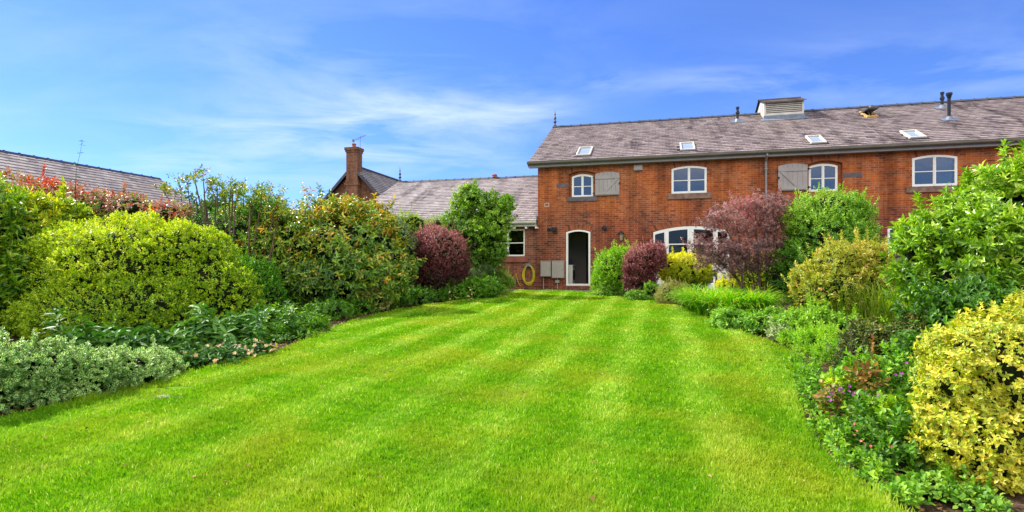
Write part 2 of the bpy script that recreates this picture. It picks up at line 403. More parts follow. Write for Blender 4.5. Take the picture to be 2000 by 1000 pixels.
def lawn():
    mb = MB(); n = len(lawn_poly)
    tris = tessellate_polygon([[Vector((p[0], p[1], 0)) for p in lawn_poly]])
    up = .03
    for t in tris:
        p = [lawn_poly[i] for i in t]
        ar = (p[1][0]-p[0][0])*(p[2][1]-p[0][1])-(p[1][1]-p[0][1])*(p[2][0]-p[0][0])
        if ar < 0: p = p[::-1]
        mb.face([(a, b, ground_z(b)+up) for a, b in p])
    for a, b in zip(lawn_poly, lawn_poly[1:]+lawn_poly[:1]):
        mb.face([(a[0], a[1], ground_z(a[1])+up), (b[0], b[1], ground_z(b[1])+up), (b[0], b[1], ground_z(b[1])-.02), (a[0], a[1], ground_z(a[1])-.02)], None, 1)
    tag(mb.build('lawn', [M['lawn'], M['soil']]), kind='structure')
lawn()
def inside(X, Y, poly):
    r = np.zeros(len(X), bool); n = len(poly)
    for i in range(n):
        x0, y0 = poly[i]; x1, y1 = poly[(i+1) % n]
        c = ((y0 > Y) != (y1 > Y))
        with np.errstate(divide='ignore', invalid='ignore'):
            r ^= c & (X < (x1-x0)*(Y-y0)/(y1-y0)+x0)
    return r

U2 = np.array([.968, -.252]); V2 = np.array([.252, .968]); H0 = np.array([1.03, 22.43]); ZG = .67
RZ = math.atan2(-.252, .968)
def grass():
    Vs, Ts, tn = [], [], []; off = 0; r_e = np.random.default_rng(55)
    # (Ynear, Yfar, blades per m2, blade width, blade length)
    for (a, b, dens, w, ln) in ((2.2, 3.6, 15000, .0032, .040), (3.6, 5, 14000, .0036, .040), (5, 7, 9500, .0046, .040), (7, 10, 5200, .0066, .040), (10, 14, 2900, .0095, .038), (14, 22.6, 1500, .0145, .034)):
        x0, x1 = -.98*b*1.0-.3, .98*b+.3
        x0 = max(x0, -6.2); x1 = min(x1, 5.2)
        n = int((x1-x0)*(b-a)*dens); X = rng.uniform(x0, x1, n); Y = rng.uniform(a, b, n)
        ee = np.array(edge); seg = r_e.integers(0, len(ee)-1, int(2600*(b-a)*(1 if b < 8 else .5))); f_ = r_e.random(len(seg))[:, None]
        q_ = ee[seg]*(1-f_)+ee[seg+1]*f_+r_e.normal(0, .022, (len(seg), 2)); q_ = q_[(q_[:, 1] > a) & (q_[:, 1] < b)]
        k = inside(X, Y, lawn_poly); X, Y = np.concatenate([X[k], q_[:, 0]]), np.concatenate([Y[k], q_[:, 1]]); isx = np.arange(len(X)) >= k.sum(); k = np.ones(len(X), bool)
        k &= ~(((X+3.62)/.20)**2+((Y-6.05)/.10)**2 < 1)
        X, Y, isx = X[k], Y[k], isx[k]; n = len(X)
        nz_ = np.sin(X*3.1+np.sin(Y*2.3)*1.5)*np.sin(Y*3.7+X*1.1)+.6*np.sin(X*9+Y*5)*np.sin(Y*11-X*3)
        nf = np.sin(X*23+Y*7+np.sin(Y*19))*np.sin(Y*29-X*11)
        L_ = ln*(1+.25*nz_+.18*nf)*rng.uniform(.55, 1.25, n)*np.where(isx, 1.5, 1)
        # mower stripes: the blades lean away from or towards the house, in bands square to it; their sheen is also painted into tone
        ub = (X-H0[0])*U2[0]+(Y-H0[1])*U2[1]+.05*np.sin(Y*1.3)
        ph = np.cos((ub-2.40)*2*math.pi/.9)-.25
        s = np.tanh(ph*1.9)*np.clip(.72+.22*np.sin(X*1.3+Y*.9+1)+.18*np.sin(X*4.1-Y*2.7), .1, 1)*np.clip(.40+Y*.06, 0, 1)*.85
        dirx, diry = V2[0], V2[1]
        az = rng.uniform(0, 2*math.pi, n); r = rng.uniform(.1, .75, n)*L_
        lx = np.cos(az)*r+dirx*s*L_*.62; ly = np.sin(az)*r+diry*s*L_*.62
        z0 = gz(Y)+.028
        wa = rng.uniform(0, 2*math.pi, n); wx = np.cos(wa)*w; wy = np.sin(wa)*w
        base0 = np.stack([X-wx, Y-wy, z0], 1); base1 = np.stack([X+wx, Y+wy, z0], 1)
        hz = np.sqrt(np.maximum(L_**2-(lx**2+ly**2)*.7, (.3*L_)**2))
        mid0 = np.stack([X+lx*.4-wx*.8, Y+ly*.4-wy*.8, z0+hz*.65], 1); mid1 = np.stack([X+lx*.4+wx*.8, Y+ly*.4+wy*.8, z0+hz*.65], 1)
        tip = np.stack([X+lx, Y+ly, z0+hz], 1)
        V = np.stack([base0, base1, mid1, mid0, tip], 1).reshape(-1, 3)
        i = np.arange(n)*5+off
        T = np.stack([np.stack([i, i+1, i+2], 1), np.stack([i, i+2, i+3], 1), np.stack([i+3, i+2, i+4], 1)], 1).reshape(-1, 3)
        t = np.clip(.44+.12*nz_+.13*nf+rng.normal(0, .19, n)+.22*s, 0, 1); t[rng.random(n) < .02] = 1  # stripe term paints the paler sheen of blades leaning away
        Vs.append(V); Ts.append(T); tn.append(np.repeat(t, 3)); off += 5*n
    o = nmesh('lawn_grass', np.concatenate(Vs), np.concatenate(Ts), None, np.concatenate(tn), M['grass'])
    tag(o, 'short bright green striped lawn grass', 'grass', kind='stuff')
    o['kind'] = 'stuff'
grass()

# ------------------------------------------------------------------ buildings
def wp(px, py, v=0.):
    """pixel -> (u, z) on the plane v of the house frame"""
    a = (px-1000)/F; Y = (v+H0@V2)/(a*V2[0]+V2[1]); p = np.array([a*Y, Y])-H0
    return float(p@U2), CAMZ+(HZ-py)/F*Y-ZG
def rp(px, py, ze, ta_, v0=-.3):
    """pixel -> (u, slope distance) on the roof plane z = ze+(v-v0)*ta_"""
    a = (px-1000)/F; b = (HZ-py)/F
    # z = CAMZ-ZG+b*Y ; v = Y*(a*V0+V1)-H0.V
    kv = a*V2[0]+V2[1]; Y = (ze-(v0+H0@V2)*ta_-CAMZ+ZG)/(b-kv*ta_)
    p = np.array([a*Y, Y])-H0; v = p@V2
    return float(p@U2), float((v-v0)*math.sqrt(1+ta_*ta_))

def archpoly(u0, u1, z0, z1, rise, n=12, inset=0.):
    """rectangle with a segmental arch on top (z1 = crown)"""
    uc, hw = (u0+u1)/2, (u1-u0)/2; p = [(u0, z0), (u1, z0)]
    for i in range(n+1):
        t = 1-2*i/n; p.append((uc+hw*t, z1-rise*t*t))
    return p
def crown(u, u0, u1, z1, rise): 
    t = (u-(u0+u1)/2)/((u1-u0)/2); return z1-rise*t*t

def make_window(root, u0, u1, z0, z1, rise, vf, cells, label=None, sill=None, name='window', fw=.062, barz=None, glass='glass', curtain=None, matf='white', deep=.07):
    """cells: list of (ua, ub, za, zb or None) glass openings; zb None = follows the arch"""
    holes = []
    for (a, b, c, d) in cells:
        if d is not None: holes.append([(a, c), (b, c), (b, d), (a, d)])
        else:
            n = 6; top = [(b+(a-b)*i/n, crown(b+(a-b)*i/n, u0, u1, z1, rise)-fw) for i in range(n+1)]
            holes.append([(a, c), (b, c)]+top)
    mb = MB(); mb.poly(archpoly(u0, u1, z0, z1, rise), holes, vf, vf+deep)
    f = mb.build(name, M[matf], root)
    g = MB(); e = .004
    g.poly(archpoly(u0+.02, u1-.02, z0+.02, z1-.02, rise), [], vf+deep-.03, vf+deep-.03, back=False)
    # only the front face of the glass sheet
    g2 = MB()
    for fc, uvs in zip(g.f, [None]*len(g.f)):
        pts = [g.v[i] for i in fc]
        if len(pts) == 3: g2.face(pts)
    g2.build('pane', M[glass], f)
    if curtain:
        ca, cb, cz0, cz1 = curtain; c = MB(); n = 24
        for i in range(n):
            a = ca+(cb-ca)*i/n; b = ca+(cb-ca)*(i+1)/n; ya = vf+.16+.02*math.sin(i*2.1); yb = vf+.16+.02*math.sin((i+1)*2.1)
            c.face([(a, ya, cz0), (b, yb, cz0), (b, yb, cz1), (a, ya, cz1)])
        c.build('curtain', M['curtain'], f)
    if sill:
        s = MB(); (a, b, c, d, proj, mt) = sill; s.box((a, -proj, c), (b, vf-.002, d)); s.build('sill', M[mt], f)
    if label: f['label'] = label
    return f

def courses(u0, u1, n_slope, ze, ta_, v0, name, mat, parent, slate_w=.27, gauge=.235, cut=(), direction=1):
    """rows of overlapping slates laid up one slope; u along the eaves, direction -1 = far slope"""
    mb = MB(); c = 1/math.sqrt(1+ta_*ta_); s_ = ta_*c; total = n_slope
    rows = int(math.ceil(total/gauge)); r = np.random.default_rng(int(abs(u0*10)+total*7))
    def pt(u, s, h): return (u, v0+direction*(s*c-h*s_*1.0), ze+s*s_+h*c)
    for j in range(rows):
        s0 = j*gauge; s1 = min((j+1)*gauge+.02, total)
        u = u0-(slate_w/2 if j % 2 else 0)
        while u < u1:
            a = max(u, u0); b = min(u+slate_w, u1); u += slate_w
            if b-a < .03: continue
            um, sm = (a+b)/2, (s0+s1)/2
            if any(x0 < um < x1 and y0 < sm < y1 for x0, x1, y0, y1 in cut): continue
            h0 = .028+r.uniform(-.005, .008); h1 = .004; ds = r.uniform(-.008, .008); g = .004
            q = [pt(a+g, s0+ds, h0), pt(b-g, s0+ds, h0+r.uniform(-.003, .003)), pt(b-g, s1, h1), pt(a+g, s1, h1)]
            lo = [pt(a+g, s0+ds, -.0), pt(b-g, s0+ds, -.0)]
            t = float(np.clip(r.normal(.5, .19), 0, 1))
            uv = [(a+g, s0), (b-g, s0), (b-g, s1), (a+g, s1)]
            if direction == 1: mb.face(q, uv, 0, t); mb.face([lo[0], lo[1], q[1], q[0]], [uv[0]]*4, 0, t*.6)
            else: mb.face(q[::-1], uv[::-1], 0, t)
    # boards underneath
    q = [pt(u0+.01, 0, -.004), pt(u1-.01, 0, -.004), pt(u1-.01, total, -.004), pt(u0+.01, total, -.004)]
    mb.face(q if direction == 1 else q[::-1], None, 1)
    q = [pt(u0, 0, -.06), pt(u1, 0, -.06), pt(u1, total, -.06), pt(u0, total, -.06)]
    mb.face(q[::-1] if direction == 1 else q, None, 1)
    return mb.build(name, [mat, M['under']], parent)

def ridge(u0, u1, v, z, parent, step=.46):
    mb = MB(); u = u0
    def sect(a, b, r, up):
        prof = [(-.15*r, -.085), (-.085*r, -.02), (0, .02*r+up), (.085*r, -.02), (.15*r, -.085)]
        for (p, q) in zip(prof, prof[1:]):
            mb.face([(a, v+p[0], z+p[1]+up), (b, v+p[0], z+p[1]+up), (b, v+q[0], z+q[1]+up), (a, v+q[0], z+q[1]+up)])
        for e in (a, b): mb.face([(e, v+p[0], z+p[1]+up) for p in prof])
    while u < u1-.01:
        b = min(u+step, u1); sect(u, b-.006, 1, 0); sect(b-.05, b, 1.06, .010); u = b
    return mb.build('ridge_tiles', M['ridge'], parent)

def finial(u, v, z, h, parent):
    mb = MB(); k = h/.75
    mb.lathe((u, v, z-.05), [(q_*1.6, w_) for q_, w_ in [(.055, 0), (.055, .10), (.02, .13), (.02, .2*k), (.045, .24*k), (.05, .29*k), (.02, .34*k), (.02, .38*k), (.04, .42*k), (.035, .48*k), (.015, .54*k), (.013, .6*k), (.03, .63*k), (.012, .68*k), (.002, .85*k)]], 10)
    return mb.build('finial', M['ridge'], parent, True)

def wall_poly(u0, u1, z0, z1, openings, parent, mat, name='wall', y0=0., y1=.28):
    mb = MB(); mb.poly([(u0, z0), (u1, z0), (u1, z1), (u0, z1)], openings, y0, y1)
    return mb.build(name, mat, parent)

# ================= main two-storey house
TA = (7.68-5.02)/(5.07+.3); ZE = 5.04; RV = 5.07; LEN = 26.0
house = tag(empty('brick_house', (H0[0], H0[1], ZG), RZ),
            'long two storey orange brick house with slate roof and cream arched windows', 'house')
def rect(pa, pb, v=0.):                # pixel box -> u0,u1,z0,z1 (top and bottom taken at the middle)
    u0, _ = wp(pa[0], pa[1], v); u1, _ = wp(pb[0], pb[1], v); xm = (pa[0]+pb[0])/2
    return u0, u1, wp(xm, pb[1], v)[1], wp(xm, pa[1], v)[1]
# recessed small windows share a brick reveal 0.11 deep
w1 = rect((1117, 340.5), (1158.5, 385), .1); r1 = rect((1111, 334), (1163, 387))
w2 = rect((1311.5, 324.5), (1380, 377.5), .015)
w3 = rect((1579, 320), (1635.5, 374), .1); r3 = rect((1578, 313.5), (1645, 375))
w4 = rect((1780.5, 303), (1868.5, 363.5), .015)
wd = rect((1106, 449), (1153, 557)); wd = (wd[0], wd[1], .17, wd[3])
fd = rect((1276, 442), (1424, 560)); fd = (fd[0], fd[1], .10, fd[3])
gr = rect((1733, 438), (1856, 490)); gr = (gr[0], gr[1], .55, gr[3])
holes = [archpoly(r1[0], r1[1], r1[2], r1[3], .10), archpoly(w2[0]+.01, w2[1]-.01, w2[2]+.01, w2[3]-.006, .09),
         archpoly(r3[0], r3[1], r3[2], r3[3], .11), archpoly(w4[0]+.01, w4[1]-.01, w4[2]+.01, w4[3]-.006, .09),
         archpoly(wd[0]+.01, wd[1]-.01, wd[2]+.005, wd[3]-.006, .09), archpoly(fd[0]+.01, fd[1]-.01, fd[2]+.01, fd[3]-.006, .20),
         archpoly(gr[0]+.01, gr[1]-.01, gr[2]+.01, gr[3]-.006, .14)]
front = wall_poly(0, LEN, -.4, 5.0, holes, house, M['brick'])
mb = MB(); pent = [(0.28, -.4), (2*RV, -.4), (2*RV, 4.9), (RV, 4.9+RV*TA), (0.0, 4.95), (.0, -.4)]
for uu, s in ((0.0, 1), (LEN, -1)):
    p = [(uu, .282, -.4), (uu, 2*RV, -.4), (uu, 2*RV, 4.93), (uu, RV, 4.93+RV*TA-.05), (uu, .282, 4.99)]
    mb.face(p[::-1] if s == 1 else p, [(q[1], q[2]) for q in (p[::-1] if s == 1 else p)])
mb.face([(0, 2*RV, -.4), (0, 2*RV, 4.93), (LEN, 2*RV, 4.93), (LEN, 2*RV, -.4)])
mb.build('wall', M['brick'], house)
for rr, ww_ in ((r1, w1), (r3, w3)):
    mb = MB(); mb.poly(archpoly(rr[0]-.02, rr[1]+.02, rr[2]-.02, rr[3]+.02, .10), [archpoly(ww_[0]+.01, ww_[1]-.01, max(ww_[2], rr[2])+.012, ww_[3]-.01, .09)], .112, .2); mb.build('window_reveal', M['brick'], house)
# floors, ceilings and partitions inside
mb = MB(); mb.box((.05, .3, 2.55), (LEN-.05, 9.9, 2.72)); mb.box((.05, .3, .0), (LEN-.05, 9.9, .12), 1)
mb.box((.05, 4.6, .125), (LEN-.05, 4.7, 2.54)); mb.box((.05, 4.6, 2.73), (LEN-.05, 4.7, 5.0)); mb.box((.05, .3, 4.98), (LEN-.05, 9.9, 5.02))
for u in (1.6, 6.4, 9.6): mb.box((u+1.0, .3, 2.73), (u+1.1, 4.59, 4.97))
mb.build('interior', [M['plaster'], M['dark']], house)
# windows
def four_light(w, vf, fw=.06, mid=.085, bar=.028, **kw):
    u0, u1, z0, z1 = w; rise = kw.pop('rise', .09); uc = (u0+u1)/2; zc = z0+(z1-rise-z0)*.52
    cells = []
    for a, b in ((u0+fw, uc-mid/2), (uc+mid/2, u1-fw)):
        cells += [(a, b, z0+fw, zc-bar/2), (a, b, zc+bar/2, None)]
    f = make_window(house, u0, u1, z0, z1, rise, vf, cells, fw=fw, **kw)
    m = MB(); m.box((uc-.012, vf-.012, z0+.02), (uc+.012, vf-.001, z1-.03)); m.build('centre_bar', M['white'], f)
    return f
s1 = rect((1108, 385), (1166, 393)); s2 = rect((1304, 377.5), (1390, 388)); s4 = rect((1769, 364), (1878, 375))
four_light(w1, .09, fw=.075, rise=.09, label='small arched casement window set back beside its open shutter at the left end', sill=(s1[0], s1[1], s1[2], w1[2]-.002, .05, 'darkstone'))
four_light(w2, -.02, fw=.075, label='wide arched casement window in the middle of the upper floor', sill=(s2[0], s2[1], s2[2], w2[2]-.002, .05, 'stone'))
four_light(w3, .09, fw=.075, rise=.09, label='small arched casement window right of its open shutter')
uc = (w4[0]+w4[1])/2
four_light(w4, -.02, fw=.075, label='wide arched casement window with pale curtain', sill=(s4[0], s4[1], s4[2], w4[2]-.002, .05, 'stone'), curtain=(uc+.06, w4[1]-.08, w4[2]+.05, w4[3]-.06))
# french doors: sidelights and two leaves
u0, u1, z0, z1 = fd; rise = .2; wt = u1-u0; zb = wp(1350, 498)[1]; zm = wp(1322, 477)[1]
cx = [(u0+.06, u0+.115*wt+.09), (u0+.20*wt+.02, u0+.47*wt-.03), (u0+.53*wt+.03, u0+.80*wt-.02), (u1-.115*wt-.09, u1-.06)]
cells = []
for i, (a, b) in enumerate(cx): cells += [(a, b, zb, zm-.02), (a, b, zm+.02, None)]
fdoor = make_window(house, u0, u1, z0, z1, rise, -.025, cells, name='french_door', fw=.11, glass='glass_low', label='cream arched french doors with sidelights behind the shrubs')
m = MB()
for a in (u0+.165*wt, u0+.5*wt, u1-.165*wt): m.box((a-.012, -.036, z0+.03), (a+.012, -.026, z1-.10))
m.build('centre_bar', M['white'], fdoor)
# ground floor window at the right
u0, u1, z0, z1 = gr; wt = u1-u0; zt = wp(1745, 476)[1]; rise = .14; cells = []
for i in range(3):
    a = u0+.07+i*(wt-.07)/3; b = u0+(i+1)*(wt-.07)/3; cells += [(a, b, z0+.1, zt-.08), (a, b, zt, None)]
make_window(house, u0, u1, z0, z1, rise, -.02, cells, label='arched ground floor window half hidden by the rhododendron', glass='glass_low')
# door frame, threshold, mat
fr = .07; u0, u1, z0, z1 = wd; mb = MB()
hole = archpoly(u0+fr, u1-fr, z0+.075, z1-.06, .075)
mb.poly(archpoly(u0, u1, z0, z1, .09), [hole], -.03, .09)
dfm = mb.build('door_frame', M['white'], house)
# hall inside: left white cupboard wall, far panelled door
mb = MB(); hu0, hu1 = u0-.35, u1+1.0
mb.box((hu0-.06, .3, .13), (hu0, 3.4, 2.54)); mb.box((hu1, .3, .13), (hu1+.06, 3.4, 2.54)); mb.box((hu0, 3.0, .13), (hu1, 3.06, 2.54))
mb.box((hu0+.001, 2.3, .13), (u0+.50, 2.99, 2.35))
mb.build('hall_wall', M['hall'], house)
mb = MB(); du0, du1 = u0+.42+.15, u0+1.35; mb.box((du0, 2.94, .14), (du1, 2.985, 2.1))
for (a, b) in ((.08, .46), (.54, .92)):
    for (c, d) in ((.25, 1.0), (1.15, 1.95)):
        x0 = du0+(du1-du0)*a; x1 = du0+(du1-du0)*b; mb.box((x0, 2.925, c), (x1, 2.939, d)); mb.box((x0+.05, 2.918, c+.05), (x1-.05, 2.9245, d-.05))
idr = mb.build('inner_door', M['insidedoor'], house)
# shutters
def shutter(pa, pb, flip):
    u0, u1, z0, z1 = rect(pa, pb, -.05); rise = .075; y = -.075
    mb = MB(); n = 6
    full = archpoly(u0, u1, z0, z1, rise)
    for i in range(n):                   # boards
        a = u0+(u1-u0)*i/n+.003; b = u0+(u1-u0)*(i+1)/n-.003
        za, zb_ = crown(a, u0, u1, z1, rise), crown(b, u0, u1, z1, rise)
        mb.poly([(a, z0), (b, z0), (b, zb_), (a, za)], [], y, y+.03)
    h = z1-z0; w = u1-u0
    mb.box((u0, y-.022, z1-rise-.20), (u1, y-.001, z1-rise-.08)); mb.box((u0, y-.022, z0+.03), (u1, y-.001, z0+.15))
    A = np.array([u0+.40*w, z0+.15]); B = np.array([u1-.10*w, z1-rise-.20])
    if flip: A[0], B[0] = u1-.40*w+.05, u0+.12*w
    d = (B-A)/np.linalg.norm(B-A); nrm = np.array([-d[1], d[0]])*.05; c = (A+B)/2
    mb.obox((c[0], y-.0125, c[1]), (d[0]*np.linalg.norm(B-A)/2, 0, d[1]*np.linalg.norm(B-A)/2), (0, .0095, 0), (nrm[0], 0, nrm[1]))
    o = mb.build('shutter', M['taupe'], house)
    e = u0 if not flip else u1; sgn = -1 if not flip else 1
    for zz_ in (z0+.09, z1-rise-.14): hm = MB(); hm.box((e-.01, y-.035, zz_-.02), (e+sgn*.09, y-.0225, zz_+.02)); hm.tube([(e+sgn*.03, y-.03, zz_-.05), (e+sgn*.03, y-.03, zz_+.05)], .014, 6); hm.build('hinge', M['black'], o)
    lt = MB(); e = u1 if not flip else u0; lt.box((e-.02, y-.04, (z0+z1)/2-.05), (e+.04, y-.02, (z0+z1)/2+.02)); lt.build('latch', M['black'], o)
    return o
shutter((1162.5, 335.5), (1210, 381.5), False)['label'] = 'taupe ledged shutter opened to the right, its brace rising right'
shutter((1519.5, 319.5), (1577, 372), True)['label'] = 'taupe ledged shutter opened to the left, its brace falling right'
# stone pads and old bricks in the wall
for (a, b) in (((1087, 358.5), (1110, 366)), ((1647, 337), (1684, 346)), ((1203, 387), (1208, 390))):
    q = rect(a, b); mb = MB(); mb.box((q[0], -.006, q[2]), (q[1], .05, q[3])); mb.build('stone_block', M['darkstone'], house)
mb = MB()
for (px, py, w, h) in ((1068, 400, 9, 7),):
    q = rect((px-w/2, py-h/2), (px+w/2, py+h/2)); t = .02
    mb.box((q[0], -.005, q[2]), (q[1], .01, q[2]+t)); mb.box((q[0], -.005, q[3]-t), (q[1], .01, q[3])); mb.box((q[0], -.004, q[2]+t), (q[0]+t, .01, q[3]-t)); mb.box((q[1]-t, -.004, q[2]+t), (q[1], .01, q[3]-t))
mb.build('mortar_patch', plain('pale_mortar', '#cdbfae', .9), house)
# brick arches over the openings: soldier bricks
def brick_arch(w, rise, hgt, off=.0):
    u0, u1, _, z1 = w; mb = MB(); n = int((u1-u0+.16)/.078); uc = (u0+u1)/2; hw = (u1-u0)/2+.06
    for i in range(n):
        t0 = -1+2*i/n+.008/hw; t1 = -1+2*(i+1)/n-.008/hw
        p = []
        for t, k_ in ((t0, 0), (t1, 0), (t1, 1), (t0, 1)):
            p.append((uc+hw*t*(1+.10*k_), z1-rise*t*t+.006+k_*hgt))
        mb.poly(p, [], -.007, .02, back=False)
        mb.t[-1] = .5
    return mb.build('brick_arch', M['arch'], house)
k = NT('arch_brick'); g = k.n('NewGeometry').outputs['Random Per Island']
k.base(k.ramp(g, [(0, '#5d3f37'), (.3, '#8c4f38'), (.7, '#a8603c'), (1, '#9c5a3c')]), .9, .15); k.bump(k.noise(k.coord(), 40, 3), .5, .01); M['arch'] = k.m
brick_arch(r1, .10, .20); brick_arch(w2, .09, .20); brick_arch(r3, .11, .20); brick_arch(w4, .09, .20); brick_arch(wd, .09, .21); brick_arch(fd, .2, .21)
# roof
SL = (RV+.3)*math.sqrt(1+TA*TA)
sk = [((1131, 290.5), (1158, 289.5), (1153, 305), (1125, 306)), ((1326, 281.5), (1353, 280.5), (1360, 294.5), (1330, 295.5)),
      ((1570, 268.5), (1599, 267.5), (1617, 280.5), (1586, 282.5)), ((1751, 259), (1786, 257.5), (1811, 270), (1783, 272.5))]
skr = []
for q in sk:
    p = [rp(a, b, ZE, TA) for a, b in q]
    ua = (p[0][0]+p[3][0])/2; ub = (p[1][0]+p[2][0])/2; sa = (p[2][1]+p[3][1])/2; sb = (p[0][1]+p[1][1])/2
    skr.append((ua, ub, sa, sb))
p = [rp(a, b, ZE, TA) for a, b in ((1672, 221), (1716, 219), (1714, 229), (1684, 231))]
opn = (min(p[0][0], p[3][0])+.15, p[2][0], p[3][1]-.05, p[0][1])
roof = courses(-.33, LEN, SL, ZE, TA, -.3, 'roof', M['slate'], house, cut=[(a+.02, b-.02, c+.02, d-.02) for a, b, c, d in skr+[opn]])
courses(-.33, LEN, SL, ZE, TA, 2*RV+.3, 'roof', M['slate'], house, gauge=.47, slate_w=.54, direction=-1)
ridge(-.33, LEN, RV, ZE+SL*TA/math.sqrt(1+TA*TA)+.06, house)
ztop = ZE+(RV+.3)*TA
finial(-.22, RV, ztop+.05, wp(1080, 219, RV)[1]-ztop, house)
cs, ss = 1/math.sqrt(1+TA*TA), TA/math.sqrt(1+TA*TA)
def rpt(u, s, h=0.): return np.array([u, -.3+s*cs-h*ss, ZE+s*ss+h*cs])
SV = np.array([0, cs, ss]); NV = np.array([0, -ss, cs]); UV_ = np.array([1., 0, 0])
def skylight(a, b, c, d, label):
    t = .055; mb = MB()
    for (x0, x1, y0, y1) in ((a, b, c, c+t), (a, b, d-t*1.2, d), (a, a+t, c+t, d-t*1.2), (b-t, b, c+t, d-t*1.2)):
        mb.obox(rpt((x0+x1)/2, (y0+y1)/2, .035), UV_*(x1-x0)/2, SV*(y1-y0)/2, NV*.045)
    f = mb.build('skylight', M['louvre'], house); f['label'] = label
    mb = MB(); mb.face([rpt(a+t, c+t, .03), rpt(b-t, c+t, .03), rpt(b-t, d-t, .03), rpt(a+t, d-t, .03)]); mb.build('pane', M['blindglass'], f)
    mb = MB(); mb.obox(rpt((a+b)/2, c-.05, .02), UV_*(b-a+.1)/2, SV*.05, NV*.012); mb.build('flashing', M['black'], f)
k = NT('skylight_glass'); k.base(lin('#98a6b2'), .15, .6); M['blindglass'] = k.m
for q, lb in zip(skr, ('leftmost skylight, above the small shuttered window', 'skylight above the middle window', 'skylight right of the downpipe', 'large skylight at the right above the curtained window')): skylight(*q, lb)
# open top-hung skylight near the ridge
a, b, c, d = opn; mb = MB(); t = .06
for (x0, x1, y0, y1) in ((a, b, c, c+t), (a, b, d-t, d), (a, a+t, c+t, d-t), (b-t, b, c+t, d-t)):
    mb.obox(rpt((x0+x1)/2, (y0+y1)/2, .03), UV_*(x1-x0)/2, SV*(y1-y0)/2, NV*.05)
f = mb.build('skylight', M['timber'], house); f['label'] = 'skylight near the ridge pivoted open'
mb = MB(); tilt = R(24); ax = SV*math.cos(tilt)-NV*math.sin(tilt)*1; ay = NV*math.cos(tilt)+SV*math.sin(tilt)
ctr = rpt((a+b)/2, (c+d)/2+.05, .17); hs_ = (d-c)/2
ax = (SV*math.cos(tilt)-NV*math.sin(tilt)); nn = np.cross(UV_, ax)
mb.obox(ctr, UV_*(b-a)/2, ax*hs_, nn*.03); mb.build('open_sash', M['ridge'], f)
mb = MB(); mb.obox(rpt(b-.1, (c+d)/2, .10), UV_*.02, (SV*math.cos(.5)+NV*math.sin(.5))*hs_*.7, NV*.03); mb.obox(rpt(a+.2, (c+d)/2, .08), UV_*.02, (SV*math.cos(.5)+NV*math.sin(.5))*hs_*.5, NV*.03); mb.build('sash_arm', M['timber'], f)
# fascia, gutter, downpipe, bargeboard
mb = MB(); mb.box((-.33, -.262, 4.83), (LEN, -.235, 5.03)); mb.box((-.33, -.234, 4.83), (LEN, .0, 4.855)); mb.build('fascia', M['pipe'], house)
mb = MB(); gp = [(-.275, 5.03), (-.285, 4.965), (-.32, 4.93), (-.365, 4.93), (-.40, 4.965), (-.405, 5.035)]
for (p, q) in zip(gp, gp[1:]): mb.face([(-.36, p[0], p[1]), (-.36, q[0], q[1]), (LEN, q[0], q[1]), (LEN, p[0], p[1])]); mb.face([(-.36, p[0]+(.006 if p[0] < -.34 else -.002), p[1]+.006), (LEN, p[0]+(.006 if p[0] < -.34 else -.002), p[1]+.006), (LEN, q[0]+(.006 if q[0] < -.34 else -.002), q[1]+.006), (-.36, q[0]+(.006 if q[0] < -.34 else -.002), q[1]+.006)])
mb.face([(-.36, y, z) for y, z in gp]); mb.build('gutter', M['olive'], house)
mb = MB()
for sg in (1, -1):
    p0 = rpt(-.35, -.02, -.08); p1 = rpt(-.35, SL, -.08)
    q = [p0, p1, p1+np.array([0, 0, -.14]), p0+np.array([0, 0, -.10])]
    if sg == -1: q = [np.array([x[0], 2*RV-x[1], x[2]]) for x in q]
    mb.poly([(x[1], x[2]) for x in q], [], -.35, -.325)
# poly() is laid in x,z: swap to the gable plane
bv = [(y, x, z) for x, y, z in mb.v]; mb.v = bv; mb.build('bargeboard', M['pipe'], house)
ud = wp(1496, 340, -.08)[0]; mb = MB(); mb.tube([(ud, -.33, 4.95), (ud, -.33, 4.86), (ud, -.075, 4.68), (ud, -.075, .02)], .036, 10)
for z in (4.4, 2.9, 1.3): mb.box((ud-.055, -.12, z), (ud+.055, 0, z+.035))
mb.build('downpipe', M['pipe'], house)
# flues
def flue(px, ytop, ybase, v_hint, cap, label):
    u, s = rp(px, ybase, ZE, TA); b = rpt(u, s); Y = (H0+U2*u+V2*b[1])[1]; h = (ybase-ytop)/F*Y
    mb = MB(); r = .055
    if cap: prof = [(r, -.1), (r, h*.78), (r*1.15, h*.8), (r*1.5, h*.88), (r*1.9, h*.92), (r*1.9, h*.99), (r*.6, h)]
    else: prof = [(r, -.1), (r, h*.5), (r*1.5, h*.55), (r*1.5, h*.66), (r*.95, h*.72), (r*.95, h*.86), (r*1.3, h*.88), (r*1.3, h)]
    prof = [(r*1.4, -.1), (r*1.4, h*.14), (r, h*.17)]+prof[1:]
    mb.lathe(b, prof, 12); o = mb.build('flue', M['black'], house, True); o['label'] = label
    mb = MB(); mb.obox(rpt(u, s, .03), UV_*.25, SV*.22, NV*.008); mb.lathe(b, [(.14, -.02), (.085, .12)], 12); mb.build('flashing', M['lead'], o)
flue(1440.5, 209, 238, 0, False, 'short black flue left of the louvre'); flue(1840, 180, 211, 0, False, 'black flue closer to the ridge'); flue(1853.5, 181, 234, 0, True, 'tall black flue with flared cap in front')
